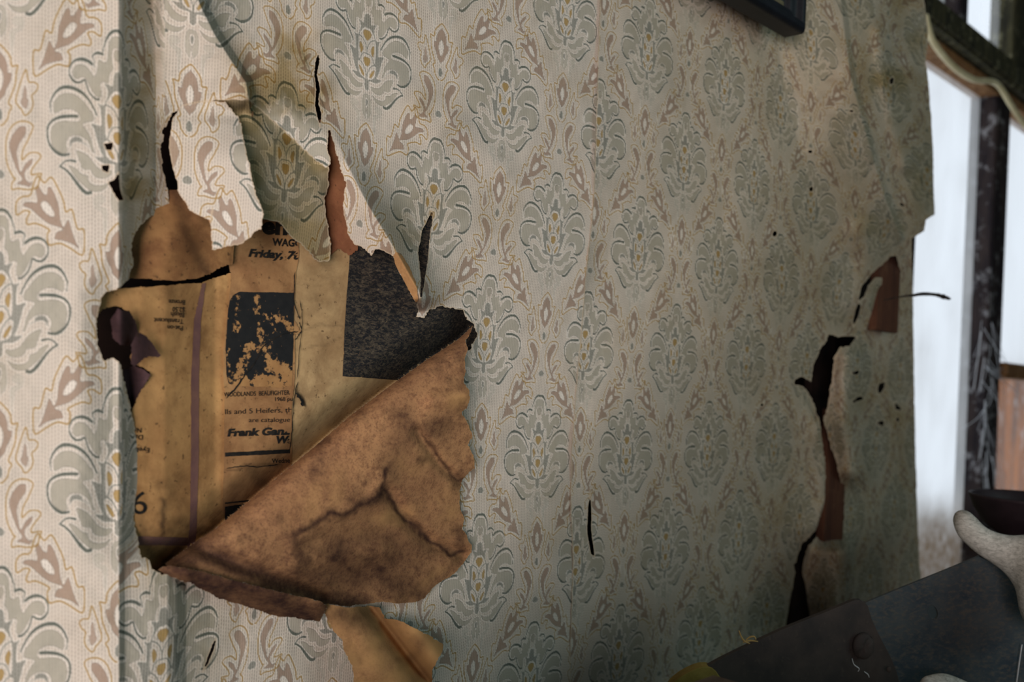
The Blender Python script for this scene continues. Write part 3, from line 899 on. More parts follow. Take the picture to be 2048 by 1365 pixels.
def stain_b1(x, y):
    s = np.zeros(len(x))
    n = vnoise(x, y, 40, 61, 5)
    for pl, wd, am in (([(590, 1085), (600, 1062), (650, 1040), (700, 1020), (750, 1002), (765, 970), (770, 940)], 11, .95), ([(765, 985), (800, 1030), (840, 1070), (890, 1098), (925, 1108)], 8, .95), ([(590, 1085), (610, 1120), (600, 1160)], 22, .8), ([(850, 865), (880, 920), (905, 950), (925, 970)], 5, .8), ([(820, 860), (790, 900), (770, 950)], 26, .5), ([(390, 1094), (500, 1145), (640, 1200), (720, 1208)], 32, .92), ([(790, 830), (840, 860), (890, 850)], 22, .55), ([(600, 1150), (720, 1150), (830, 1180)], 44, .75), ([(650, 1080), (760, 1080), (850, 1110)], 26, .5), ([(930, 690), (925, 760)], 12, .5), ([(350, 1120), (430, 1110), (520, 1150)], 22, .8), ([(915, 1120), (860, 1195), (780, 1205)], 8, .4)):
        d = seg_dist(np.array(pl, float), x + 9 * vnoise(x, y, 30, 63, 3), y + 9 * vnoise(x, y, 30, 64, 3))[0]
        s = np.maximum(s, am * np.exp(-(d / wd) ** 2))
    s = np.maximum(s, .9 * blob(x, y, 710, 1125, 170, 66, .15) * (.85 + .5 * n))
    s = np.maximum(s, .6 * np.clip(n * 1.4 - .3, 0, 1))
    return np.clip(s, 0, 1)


def pale_b1(x, y):
    n = .5 + .5 * vnoise(x, y, 25, 66, 4)
    p = .75 * blob(x, y, 775, 1040, 60, 18, -.3) + .6 * blob(x, y, 915, 800, 30, 26) + .55 * blob(x, y, 850, 1165, 80, 10, -.65) + .5 * blob(x, y, 900, 1010, 26, 40) + .4 * blob(x, y, 640, 1000, 70, 40, -.7) + .4 * blob(x, y, 820, 920, 50, 30)
    return np.clip(p * n * 1.3, 0, 1)


def flap_back(name, poly, hf, seed, stain_shade, pale, label, amp=1.3, step=3.0):
    poly = np.array(poly, float)
    x0, y0 = poly.min(0) - 6; x1, y1 = poly.max(0) + 6
    rp = ragged(poly, amp, 3, True, seed)
    if name == 'folded_flap':
        cl = ragged(poly, 0.0, 3, True, seed)
        nf = seg_dist(FOLD, cl[:, 0], cl[:, 1])[0] < 3
        rp[nf] = cl[nf]
    px, py, q, e = grid_sheet(np.arange(x0, x1, step), np.arange(y0, y1, step), rp, (), None, step)
    st = stain_shade(px, py); pl = pale(px, py)
    pl = np.maximum(pl, np.clip(1 - e / 2.5, 0, 1) * .45 * (seg_dist(FOLD, px, py)[0] > 8))
    me = fast_mesh(name, P(px, py, hf(px, py)), q, True, {'stain_shade': st, 'pale': pl})
    o = link(name, me, W1, M_BACK, label=label)
    # printed side underneath
    px, py, q, e = grid_sheet(np.arange(x0, x1, 5), np.arange(y0, y1, 5), rp, (), None, 5)
    at = paper_attrs(px, py, 'L', e); vec = at.pop('print_mm')
    me = fast_mesh('printed_underside', P(px, py, hf(px, py) - .0007), q[:, ::-1], True, at)
    add_vec_attr(me, 'print_mm', vec)
    link('printed_underside', me, o, M_WALL)
    return o


flap_back('folded_flap', B1, h_b1, 71, stain_b1, pale_b1, 'large stained brown flap folded down over the paper', 1.3, 2.0)
flap_back('curled_strip', B2, h_b2, 72, lambda x, y: np.clip(.95 + .25 * vnoise(x, y, 40, 67, 3), 0, 1), lambda x, y: 0 * x, 'dark brown curled strip below the big flap')  # darkened all over by the mask, painting in the shade of its downward face
flap_back('hanging_strip', B3, h_b3, 73, lambda x, y: np.clip(.7 * blob(x, y, 690, 1235, 60, 22, .2) + .35 * np.clip(vnoise(x, y, 40, 68, 3), 0, 1), 0, 1), lambda x, y: np.clip(.55 + .3 * vnoise(x, y, 30, 69, 3) + .4 * blob(x, y, 860, 1290, 30, 40), 0, .85), 'golden brown strip hanging at the bottom')
# sliver of brown back curled round the edge of the lifted ridge
SL = [(786, 512), (794, 503), (806, 512), (820, 536), (832, 566), (837, 600), (832, 606), (822, 590), (810, 566), (798, 545), (790, 528)]
flap_back('curled_sliver', SL, lambda x, y: h_left(x, y) + .0015, 74, lambda x, y: 0 * x, lambda x, y: .5 + 0 * x, 'orange sliver of paper back on the torn edge', .6, 2.0)
# rolled lip along the fold: the paper turning from the wall into the big flap


# ------------------------------------------------------------------ newspapers under the wallpaper
def h_news(x, y):
    d = seg_dist(FOLD, x, y)[0]
    return -.0015 + .0004 * vnoise(x + 50, y + 50, 60, 81, 3) - .026 * np.clip(1 - d / 70., 0, 1) ** 2


def news_sheet(label, poly, hf, mat, seed, stain_shade=None, amp=.8, step=4.0, holes=()):
    t = thing('newspaper', label, 'newspaper', 'newspapers pasted under the wallpaper')
    poly = np.array(poly, float)
    x0, y0 = poly.min(0) - 6; x1, y1 = poly.max(0) + 6
    px, py, q, e = grid_sheet(np.arange(x0, x1, step), np.arange(y0, y1, step), ragged(poly, amp, 4, True, seed), holes, None, step)
    st = np.zeros(len(px)) if stain_shade is None else stain_shade(px, py)
    me = fast_mesh('page', P(px, py, hf(px, py)), q, True, {'stain_shade': st})
    link('page', me, t, mat)
    return t


def strokes(x, y, lines):
    s = np.zeros(len(x))
    for pl, wd, am in lines:
        d = seg_dist(np.array(pl, float), x + 3 * vnoise(x, y, 14, 91, 2), y + 3 * vnoise(x, y, 14, 92, 2))[0]
        s = np.maximum(s, am * np.exp(-(d / wd) ** 2))
    return s


def grime(x, y):
    n = np.clip(vnoise(x, y, 36, 93, 5) * 1.4, 0, 1)
    low = smooth(900, 1120, y)
    return n * (.15 + .55 * low)


hN1 = lambda x, y: h_news(x, y) - .001 + np.interp(x, [190, 250, 285, 330, 390, 430], [.015, .0135, .013, .011, .004, 0.]) * smooth(1200, 1040, y)
hN2 = h_news
hN3 = lambda x, y: h_news(x, y) + .0006
HOLE_N = [(196, 632), (205, 620), (232, 612), (255, 622), (268, 640), (274, 668), (272, 690), (262, 715), (262, 728), (285, 734), (302, 748), (290, 768), (272, 798), (258, 838), (247, 800), (236, 730), (205, 724), (194, 690)]
N_L = news_sheet('orange cosmetics newspaper page with a purple stripe behind the left tear', [(190, 572), (215, 578), (300, 574), (400, 566), (462, 545), (470, 1010), (470, 1230), (190, 1230)], hN1, M_NEWS_L, 101, lambda x, y: np.maximum(grime(x, y), strokes(x, y, [([(325, 1000), (325, 1080)], 6, .8), ([(280, 1030), (300, 1110)], 10, .5), ([(340, 640), (370, 720), (450, 760)], 3, .1)])), holes=[ragged(HOLE_N, 1.2, 3, True, 131)])
N_R = news_sheet('beige newspaper page with a dark printed photograph behind the big hole', [(560, 330), (980, 330), (980, 760), (760, 1000), (585, 1130), (560, 1130)], hN2, M_NEWS_R, 102, lambda x, y: np.maximum(grime(x, y), strokes(x, y, [([(600, 660), (640, 650), (690, 655)], 3, .35), ([(595, 700), (650, 690), (690, 670)], 2, .3), ([(595, 780), (612, 812)], 5, .9), ([(660, 850), (740, 810)], 10, .35)])))
N_C = news_sheet('tan newspaper column with a cattle photograph and sale notice inside the hole', [(440, 395), (600, 395), (597, 520), (592, 545), (588, 640), (598, 655), (604, 662), (590, 672), (590, 760), (584, 800), (583, 1040), (575, 1120), (446, 1120), (449, 800), (447, 700), (462, 560), (452, 500)], hN3, M_NEWS_C, 103, lambda x, y: np.maximum(grime(x, y), strokes(x, y, [([(452, 940), (500, 932), (560, 930)], 3, .6), ([(500, 940), (545, 990)], 12, .4)])))
hN4 = lambda x, y: .0015 + .0085 * np.exp(-(((x - 330) / 70) ** 2 + ((y - 500) / 90) ** 2)) + .0022 * smooth(420, 470, x) * 0 + .0005 * vnoise(x, y, 40, 84, 2)
N_T = news_sheet('rust brown bulging newspaper scrap above the dark split', [(225, 380), (420, 380), (478, 400), (470, 470), (466, 530), (440, 536), (420, 548), (395, 558), (350, 562), (300, 559), (262, 556), (240, 566), (215, 560)], hN4, M_NEWS_T, 104, lambda x, y: np.maximum(.3 * grime(x, y), strokes(x, y, [([(352, 380), (372, 470), (415, 545)], 13, .55), ([(465, 480), (462, 530)], 2, .5)])))  # the broad curved stroke paints in a soft shadow beside the tongue
hN5 = lambda x, y: h_news(x, y) + .0012
N_G = news_sheet('red brown sheet showing in the narrow gap between the hanging tongues', [(600, 240), (760, 240), (720, 420), (716, 500), (700, 512), (676, 498), (655, 515), (600, 480)], hN5, mat_news('newsprint_red', rgb(140, 90, 66), rgb(164, 116, 80), .4, 7), 105)

# the dark split between scrap and page, seen as the board behind: leave open (wall is behind)


def flat_ink(name, poly, hf, off, mat, parent, step=5.0, amp=.25, seed=1, attrs=None, label=None):
    poly = np.array(poly, float)
    x0, y0 = poly.min(0) - 6; x1, y1 = poly.max(0) + 6
    px, py, q, e = grid_sheet(np.arange(x0, x1, step), np.arange(y0, y1, step), ragged(poly, amp, 4, True, seed), (), None, step)
    me = fast_mesh(name, P(px, py, hf(px, py) + off), q, True, attrs(px, py) if attrs else None)
    o = link(name, me, parent, mat)
    if label:
        o['label'] = label
    return o


OFF = .00025
M_SCRAP = mat_news('dark_purple_scrap', rgb(58, 44, 50), rgb(92, 66, 66), .6, 9)


def scrap(poly, hf, seed, mat, parent, label):
    poly = np.array(poly, float)
    x0, y0 = poly.min(0) - 6; x1, y1 = poly.max(0) + 6
    px, py, q, e = grid_sheet(np.arange(x0, x1, 2.5), np.arange(y0, y1, 2.5), ragged(poly, .9, 3, True, seed), (), None, 2.5)
    return link('torn_scrap', fast_mesh('torn_scrap', P(px, py, hf(px, py)), q, True, {'stain_shade': np.clip(.3 * vnoise(px, py, 20, seed, 3), 0, 1)}), parent, mat, label=label)


scrap([(222, 640), (236, 618), (258, 622), (272, 642), (275, 668), (270, 686), (255, 692), (238, 690), (226, 676)], lambda x, y: .014 + .010 * np.exp(-(((x - 240) / 22) ** 2)) - .006 * smooth(640, 690, y), 141, M_SCRAP, N_L, 'dark purple curled scrap in the hole')
scrap([(262, 690), (276, 662), (292, 672), (310, 694), (322, 712), (318, 716), (300, 712), (284, 722), (270, 734), (262, 728)], lambda x, y: .014 + .007 * smooth(325, 262, x), 142, M_SCRAP, N_L, 'brown scrap beside the hole')
scrap([(246, 740), (268, 733), (284, 738), (303, 750), (290, 768), (272, 800), (258, 834), (252, 800)], lambda x, y: .006 + .006 * smooth(250, 300, x), 143, M_SCRAP, N_L, 'dark triangular scrap below the hole')
flat_ink('printed_stripe', [(404, 568), (412, 566), (402, 640), (398, 760), (398, 900), (393, 1060), (388, 1110), (374, 1110), (380, 1040), (382, 900), (382, 760), (388, 640)], hN1, OFF, M_PURPLE, N_L, 4, .4, 5)
flat_ink('printed_stripe', [(230, 1072), (376, 1076), (376, 1092), (230, 1090)], hN1, OFF, M_PURPLE, N_L, 4, .4, 6)


def mat_halftone():
    k = NT('worn_halftone_photo')
    o = k.obj()
    tan = k.attr('tan').outputs['Fac']
    n = k.noise(o, 520, 4, .7)
    f = k.ramp(k.math('ADD', k.math('MULTIPLY', tan, 1.0), k.math('MULTIPLY', k.math('SUBTRACT', n, .5), 2.4)), .42, .58)
    c = k.mix(f, k.mix(k.noise(o, 300, 3), rgb(26, 30, 34), rgb(44, 44, 44)), k.mix(k.noise(o, 200, 3), rgb(138, 98, 62), rgb(186, 146, 98)))
    return k.finish(c, .9, .1)


def mat_dark_photo():
    k = NT('dark_grainy_photo')
    o = k.obj()
    m = k.mapping(o, (1, 1, 2.2), (0, .5, 0))
    n = k.noise(m, 380, 4, .75, .6)
    c = k.mix(k.ramp(n, .45, .75), rgb(30, 32, 36), rgb(104, 94, 80))
    c = k.mix(k.ramp(k.noise(m, 900, 2), .62, .72, 0, .5), c, rgb(140, 116, 86))
    return k.finish(c, .85, .15)


def tan_cows(x, y):
    t = .08 + .10 * vnoise(x, y, 20, 95, 4)
    Lx = [([(474, 590), (470, 640), (472, 660)], 8, .55), ([(515, 590), (512, 640), (525, 690), (540, 720)], 8, .62), ([(530, 632), (570, 640), (585, 660)], 10, .6), ([(500, 690), (480, 740), (470, 775)], 11, .7), ([(540, 690), (520, 700)], 12, .55), ([(455, 700), (462, 760)], 5, .5), ([(480, 770), (520, 760), (560, 770)], 18, .95), ([(540, 730), (575, 745), (585, 770)], 20, .95), ([(460, 760), (462, 770)], 6, .7), ([(545, 640), (548, 660)], 6, .5)]
    s = np.zeros(len(x))
    for pl, wd, am in Lx:
        d = seg_dist(np.array(pl, float), x + 5 * vnoise(x, y, 12, 96, 3), y + 5 * vnoise(x, y, 12, 97, 3))[0]
        s = np.maximum(s, am * np.exp(-(d / wd) ** 2))
    s = s * (1 - .95 * np.clip(blob(x, y, 518, 728, 9, 13) * 1.6, 0, 1)) * (1 - .9 * np.clip(blob(x, y, 500, 745, 8, 14) * 1.5, 0, 1))
    return {'tan': np.clip(t + s - .14, 0, 1)}


flat_ink('cattle_photo', [(478, 584), (588, 586), (588, 640), (584, 772), (560, 776), (470, 772), (457, 768), (453, 750), (451, 700), (456, 620), (460, 600), (467, 589)], hN3, OFF, mat_halftone(), N_C, 1.6, .4, 7, tan_cows, 'worn dark halftone photograph')
flat_ink('dark_photo', [(706, 420), (960, 440), (960, 700), (950, 772), (800, 761), (685, 753), (690, 640), (698, 530)], hN2, OFF, mat_dark_photo(), N_R, 5, .3, 8, None, 'dark grainy printed photograph')
flat_ink('printed_rule', [(450, 906), (580, 899), (580, 907), (450, 914)], hN3, OFF, M_INK, N_C, 3, .3, 9)
flat_ink('printed_rule', [(450, 1006), (505, 1000), (505, 1003), (450, 1009)], hN3, OFF, M_INK, N_C, 2, .2, 10)
flat_ink('printed_panel', [(450, 1014), (500, 1008), (500, 1040), (450, 1052)], hN3, OFF, M_INK, N_C, 4, .3, 11)
for i, (pl, w_) in enumerate((([(452, 797), (470, 778), (490, 752), (510, 725), (530, 690), (555, 674), (580, 665), (596, 664)], 1.3), ([(590, 545), (588, 600), (600, 640)], .8), ([(598, 645), (603, 660), (597, 672), (590, 680)], .9), ([(596, 765), (588, 800), (584, 860), (578, 905)], .8), ([(592, 786), (602, 800), (607, 812)], 3.0), ([(600, 600), (604, 640), (600, 690), (594, 760)], .6), ([(452, 938), (480, 934), (520, 934), (556, 930)], .8))):
    c = catmull(pl, False, 6)
    c = c + RNG.normal(size=c.shape) * .7
    tg = np.gradient(c, axis=0); nn = np.stack([-tg[:, 1], tg[:, 0]], 1) / (np.hypot(tg[:, 0], tg[:, 1])[:, None] + 1e-6)
    ww = w_ * (.5 + RNG.random(len(c)))[:, None]; ww[0] = .1; ww[-1] = .1
    a, b2 = c + nn * ww, c - nn * ww
    v = np.concatenate([P(a[:, 0], a[:, 1], hN3(a[:, 0], a[:, 1]) + .0005), P(b2[:, 0], b2[:, 1], hN3(b2[:, 0], b2[:, 1]) + .0005)])
    n = len(c)
    qd = [(j, n + j, n + j + 1, j + 1) for j in range(n - 1)]
    link('tear_line', fast_mesh('tear_line', v, qd), N_C, M_INK)


def text_mesh(name, body, x, y, height, parent, hf, mat=M_INK, angle=0.0, width=None, bold=0.0, shear=0.0, align='LEFT', flip=False, clip=None, label=None, off=.0004, space=1.0):
    """printed lettering: outline glyphs laid flat on the page; (x, y) baseline start in the photo frame, height = cap height"""
    cu = bpy.data.curves.new(name, 'FONT')
    cu.body = body; cu.size = 1.0; cu.align_x = align; cu.resolution_u = 4
    cu.offset = bold; cu.shear = shear; cu.space_character = space
    ob = bpy.data.objects.new('tmp_text', cu)
    COL.objects.link(ob)
    dg = bpy.context.evaluated_depsgraph_get()
    me0 = bpy.data.meshes.new_from_object(ob.evaluated_get(dg))
    bpy.data.objects.remove(ob); bpy.data.curves.remove(cu)
    n = len(me0.vertices)
    co = np.zeros(n * 3, np.float32); me0.vertices.foreach_get('co', co); co = co.reshape(-1, 3)
    s = height / .70
    wx = s if width is None else width / max(co[:, 0].max() - co[:, 0].min(), 1e-6)
    X, Y = co[:, 0] * wx, -co[:, 1] * s
    if flip:
        X, Y = -X, -Y
    c, si = math.cos(angle), math.sin(angle)
    px, py = x + X * c - Y * si, y + X * si + Y * c
    faces = [tuple(p.vertices) for p in me0.polygons]
    if clip is not None:
        faces = [f for f in faces if all(clip(px[i], py[i]) for i in f)]
    bpy.data.meshes.remove(me0)
    me = bpy.data.meshes.new(name)
    me.from_pydata([tuple(p) for p in P(px, py, hf(px, py) + off)], [], faces)
    me.update()
    o = link(name, me, parent, mat)
    if label:
        o['label'] = label
    return o


for i, (s, bx, by, wd) in enumerate((('Bronze', 371, 601, 33), ('$2.50', 370.5, 615.5, 25), ('Blush', 369.5, 626, 27), ('Translucent', 367, 639, 59), ('Pat-on', 366.5, 652.5, 31))):
    text_mesh('printed_text', s, bx, by, 9.5, N_L, hN1, flip=True, angle=.05, width=wd, bold=.012)
for s, bx, by, wd in (('B', 268, 845, 7), ('Navy', 284, 857, 28), ('Dark', 287, 871, 30), ('Eyeli', 300, 897, 28)):
    text_mesh('printed_text', s, bx, by, 9.5, N_L, hN1, flip=True, angle=.05, width=wd, bold=.012)
text_mesh('printed_numeral', '9', 298, 985, 46, N_L, hN1, flip=True, angle=.05, width=30, bold=.0)
text_mesh('headline_text', 'ena', 524, 467, 33, N_C, hN3, angle=.04, width=76, bold=.045)
text_mesh('headline_text', 'WAGGA', 545, 491, 14, N_C, hN3, angle=.05, width=72, bold=.04, clip=lambda a, c: a < 600)
text_mesh('headline_text', 'Friday, 7th', 496, 513, 15, N_C, hN3, angle=.06, width=112, bold=.045, shear=.22, clip=lambda a, c: a < 598)
text_mesh('caption_text', 'WOODLANDS  BEAUFIGHTER', 448, 794, 9, N_C, hN3, angle=-.03, width=131, bold=.008)
text_mesh('caption_text', '1968 pur', 548, 803, 8, N_C, hN3, angle=-.02, width=40, bold=.008, clip=lambda a, c: a < 585)
text_mesh('body_text', 'lls and 5 Heifers, the', 449, 829, 10, N_C, hN3, angle=-.03, width=142, clip=lambda a, c: a < 583)
text_mesh('body_text', 'are catalogued', 497, 845, 9, N_C, hN3, angle=-.01, width=90, clip=lambda a, c: a < 581)
text_mesh('headline_text', 'Frank Ganzel', 454, 873, 14, N_C, hN3, angle=-.03, width=146, bold=.05, shear=.2, clip=lambda a, c: a < 580)
text_mesh('headline_text', 'Wagga', 551, 887, 14, N_C, hN3, angle=-.02, width=62, bold=.05, shear=.2, clip=lambda a, c: a < 580)
text_mesh('body_text', 'Wednesday', 544, 927, 9, N_C, hN3, angle=-.03, width=58, bold=.012, clip=lambda a, c: a < 580)
# ------------------------------------------------------------------ the room around
M_PLASTER = mat_plain('grey_old_plaster', rgb(98, 106, 112), rgb(128, 134, 138), 6, .95, .1)
M_FLOOR = mat_plain('worn_floor_boards', rgb(70, 56, 46), rgb(96, 78, 62), 8, .9, .1)
WINY = 0.25
X0, X1, Y0, Z0_, Z1_ = -1.7, 3.2, -2.4, -1.15, 1.3
link('floor', box_mesh('floor', (X0, Y0, Z0_ - .05), (X1, WINY + .1, Z0_)), None, M_FLOOR, kind='structure')
link('ceiling', box_mesh('ceiling', (X0, Y0, Z1_), (X1, WINY + .1, Z1_ + .05)), None, M_PLASTER, kind='structure')
link('wall_back', box_mesh('wall_back', (X0, Y0 - .05, Z0_), (X1, Y0, Z1_)), None, M_PLASTER, kind='structure')
link('wall_left', box_mesh('wall_left', (X0 - .05, Y0, Z0_), (X0, WINY + .1, Z1_)), None, M_PLASTER, kind='structure')
link('wall_right', box_mesh('wall_right', (X1, Y0, Z0_), (X1 + .05, WINY + .1, Z1_)), None, M_PLASTER, kind='structure')


def on_win(px, py, off=0.0):
    return P(np.asarray(px, float), np.asarray(py, float), -(WINY + off))


def wx(px, py=600):
    return float(on_win(px, py)[0])


def wz(px, py):
    return float(on_win(px, py)[2])


def prism(name, poly2, y0, y1, parent, mat, bevel=0.0, label=None, kind=None):
    """polygon in the (x, z) plane extruded along y"""
    bm = bmesh.new()
    vs = [bm.verts.new((p[0], y0, p[1])) for p in poly2]
    f = bm.faces.new(vs)
    r = bmesh.ops.extrude_face_region(bm, geom=[f])
    for v in r['geom']:
        if isinstance(v, bmesh.types.BMVert):
            v.co.y = y1
    bmesh.ops.recalc_face_normals(bm, faces=bm.faces)
    if bevel:
        bmesh.ops.bevel(bm, geom=bm.edges[:], offset=bevel, segments=2, affect='EDGES')
    me = bpy.data.meshes.new(name); bm.to_mesh(me); bm.free()
    o = link(name, me, parent, mat)
    if label:
        o['label'] = label
    if kind:
        o['kind'] = kind
    return o


def mat_dusty_glass(name, dust, tint=(.86, .9, .95)):
    k = NT(name)
    o = k.obj()
    d = k.attr('dirt').outputs['Fac']
    n = k.noise(k.mapping(o, (1, 1, .35)), 9, 5, .65)
    n2 = k.noise(o, 60, 4, .7)
    tr = k.node('ShaderNodeBsdfTransparent'); tr.inputs[0].default_value = tint + (1,)
    tl = k.node('ShaderNodeBsdfTranslucent'); k.set(tl.inputs[0], k.mix(k.math('MULTIPLY', d, k.ramp(n2, .3, .6, .7, 1)), rgb(232, 234, 236), rgb(120, 104, 88)))
    df = k.node('ShaderNodeBsdfDiffuse'); k.set(df.inputs[0], k.mix(d, rgb(215, 215, 215), rgb(150, 132, 112)))
    a = k.node('ShaderNodeMixShader'); a.inputs[0].default_value = .35
    k.t.links.new(tl.outputs[0], a.inputs[1]); k.t.links.new(df.outputs[0], a.inputs[2])
    m = k.node('ShaderNodeMixShader')
    fac = k.math('ADD', k.ramp(n, .3, .7, dust * .6, dust), k.math('MULTIPLY', d, .75), True)
    k.t.links.new(fac, m.inputs[0]); k.t.links.new(tr.outputs[0], m.inputs[1]); k.t.links.new(a.outputs[0], m.inputs[2])
    k.t.links.new(m.outputs[0], k.out.inputs[0])
    return k.m


def mat_oldwood(name, c0, c1, flake, famt=.5):
    k = NT(name)
    o = k.obj()
    n1 = k.noise(k.mapping(o, (3, 3, .5)), 22 if flake[0] < .6 else 6, 5, .65); n2 = k.noise(o, 45 if flake[0] < .6 else 14, 5, .7)
    c = k.mix(k.ramp(n1, .35, .65), c0, c1)
    c = k.mix(k.ramp(n2, .55, .68, 0, famt), c, flake)
    k.bump(n2, .5, .003)
    return k.finish(c, .85, .2)


M_FRAMEWOOD = mat_oldwood('weathered_window_wood', rgb(34, 30, 36), rgb(66, 56, 54), rgb(186, 186, 190), .6)
M_MOSSWOOD = mat_oldwood('mossy_beam_wood', rgb(40, 40, 34), rgb(86, 82, 58), rgb(160, 156, 124), .8)
M_REDWOOD = mat_oldwood('bare_orange_wood', rgb(120, 84, 54), rgb(164, 122, 82), rgb(190, 170, 140), .4)
M_RUST = mat_oldwood('rusty_peeling_board', rgb(96, 78, 70), rgb(190, 116, 60), rgb(214, 208, 204), .6)
M_GLASS1 = mat_dusty_glass('dusty_glass', .6)
M_GLASS2 = mat_dusty_glass('clearer_glass', .35)

WIN = link('window_1', None, None, None, kind='structure')
WIN['label'] = 'weathered window with dusty white panes beyond the wallpapered wall'


def pane(name, pl, mat, off=.012, dirt=None, n=24):
    """glass in the plane of the window, corners given on that plane (px)"""
    (xa, za), (xb, zb) = pl
    u = np.linspace(0, 1, n)
    U, V = np.meshgrid(u, u)
    x = xa + (xb - xa) * U.ravel(); z = za + (zb - za) * V.ravel()
    v = np.stack([x, np.full(x.shape, WINY + off), z], 1)
    idx = np.arange(n * n).reshape(n, n)
    q = np.stack([idx[:-1, :-1], idx[:-1, 1:], idx[1:, 1:], idx[1:, :-1]], -1).reshape(-1, 4)
    me = fast_mesh(name, v, q, True, {'dirt': np.zeros(n * n) if dirt is None else dirt(x, z)})
    return link(name, me, WIN, mat)


xl, xm0, xm1 = pr + .02, wx(1958), wx(1986)
z_tr_lo, z_tr_hi = wz(1965, 168), wz(1965, 118)     # transom
z_sill1, z_sill2 = wz(1900, 1010), wz(2010, 728)
xr = wx(2300, 600)
zt = Z1_ - .05
DIRT = lambda x, z: np.clip(.95 * smooth(wz(1900, 945), wz(1900, 1090), z) + .15 * vnoise(x * 40, z * 40, 3, 7, 3), 0, 1)
pane('pane', ((xl - .1, wz(1900, 1200)), (xm0 + .01, z_tr_lo + .01)), M_GLASS1, .012, DIRT, 40)
pane('pane', ((xm1 - .01, z_sill2 - .01), (wx(2120), z_tr_lo + .01)), M_GLASS1, .012)
um0, um1, um2, um3 = wx(1903, 20), wx(1919, 20), wx(2012, 60), wx(2060, 60)
pane('pane', ((xl - .1, z_tr_hi - .01), (um0 + .005, zt)), M_GLASS1, .012)
pane('pane', ((um1 - .005, z_tr_hi - .01), (um2 + .005, zt)), M_GLASS2, .012)
pane('pane', ((um3 - .005, z_tr_hi - .01), (xr, zt)), M_GLASS2, .012)
BOX = lambda a, b_, c, d: [(a, c), (b_, c), (b_, d), (a, d)]
prism('mullion', BOX(xm0, xm1, z_tr_lo - 1.0, z_tr_lo + .01), WINY - .018, WINY + .03, WIN, M_FRAMEWOOD, .003)
prism('mullion', BOX(um0, um1, z_tr_hi - .01, zt), WINY - .015, WINY + .03, WIN, M_FRAMEWOOD, .003)
prism('mullion', BOX(um2, um3, z_tr_hi - .01, zt), WINY - .015, WINY + .03, WIN, M_MOSSWOOD, .003)
prism('transom', BOX(xl - .1, xr, z_tr_lo, z_tr_hi), WINY - .045, WINY + .04, WIN, M_MOSSWOOD, .005)
prism('transom_lip', BOX(xl - .1, xr, z_tr_lo - .016, z_tr_lo + .001), WINY - .022, WINY + .03, WIN, M_REDWOOD, .003)
prism('sill_rail', BOX(xm1 - .004, xr, z_sill2 - .028, z_sill2), WINY - .03, WINY + .04, WIN, M_REDWOOD, .004)
pane('pane', ((xm1 - .01, z_sill2 - .45), (wx(2120), z_sill2 - .02)), mat_dusty_glass('cleared_glass', .12), .012)
RX = P(1975, 800, -(WINY + .40))[0]
link('rusty_sheet', box_mesh('rusty_sheet', (RX, WINY + .40, -.9), (RX + 1.2, WINY + .415, float(P(2020, 742, -(WINY + .40))[2]))), None, M_RUST, label='rusty peeling metal sheet outside behind the lower window pane', category='metal sheet')
# wall around the opening
zs = wz(1900, 1200)
link('wall_window', box_mesh('wall_window', (pr - .02, WINY + .03, Z0_), (X1, WINY + .1, zs - .0)), None, M_PLASTER, kind='structure')
link('wall_return', box_mesh('wall_return', (xr, WINY, Z0_), (X1, WINY + .1, Z1_)), None, M_PLASTER, kind='structure')
link('wall_behind', box_mesh('wall_behind', (X0, WINY + .02, Z0_), (pr - .06, WINY + .1, Z1_)), None, M_PLASTER, kind='structure')


M_LATH = mat_oldwood('red_brown_lath', rgb(66, 42, 34), rgb(96, 62, 46), rgb(110, 80, 60), .4)
# laths nailed across the studs, seen through the tears
for i, (xa, xb, ya, yb, hh) in enumerate(((1652, 1690, 860, 1090, -.078), (1625, 1668, 640, 850, -.085), (1757, 1800, 500, 620, -.045), (1585, 1640, 1060, 1260, -.09))):
    a = P(xa, (ya + yb) / 2, hh); b2 = P(xb, (ya + yb) / 2, hh)
    lo_, hi_ = P(xa, yb, hh)[2], P(xa, ya, hh)[2]
    link('lath', box_mesh('lath', (a[0], a[1], lo_ - .02), (b2[0], a[1] + .008, hi_ + .02)), wall, M_LATH if i % 2 == 0 else M_BOARD)


# ------------------------------------------------------------------ tubes and lofts
def tube(name, pts, radii, parent, mat, seg=10, jitter=0.0, label=None, smooth_n=4, **kw):
    c = catmull(np.asarray(pts, float), False, smooth_n)
    r = np.interp(np.linspace(0, 1, len(c)), np.linspace(0, 1, len(radii)), radii)
    rg = np.random.default_rng(len(c) + seg)
    t = np.gradient(c, axis=0); t /= np.linalg.norm(t, axis=1)[:, None] + 1e-9
    ref = np.array([0.13, 0.31, 0.94])
    n1 = np.cross(t, ref); n1 /= np.linalg.norm(n1, axis=1)[:, None] + 1e-9
    n2 = np.cross(t, n1)
    V = []
    for i in range(len(c)):
        for k in range(seg):
            a = 2 * math.pi * k / seg
            rr = r[i] * (1 + jitter * rg.normal())
            V.append(c[i] + rr * (math.cos(a) * n1[i] + math.sin(a) * n2[i]))
    Q = [(i * seg + k, i * seg + (k + 1) % seg, (i + 1) * seg + (k + 1) % seg, (i + 1) * seg + k) for i in range(len(c) - 1) for k in range(seg)]
    V.append(c[0]); V.append(c[-1])
    n = len(c)
    T = [(n * seg, (k + 1) % seg, k) for k in range(seg)] + [(n * seg + 1, (n - 1) * seg + k, (n - 1) * seg + (k + 1) % seg) for k in range(seg)]
    o = link(name, fast_mesh(name, V, Q, True, None, T), parent, mat, **kw)
    if label:
        o['label'] = label
    return o


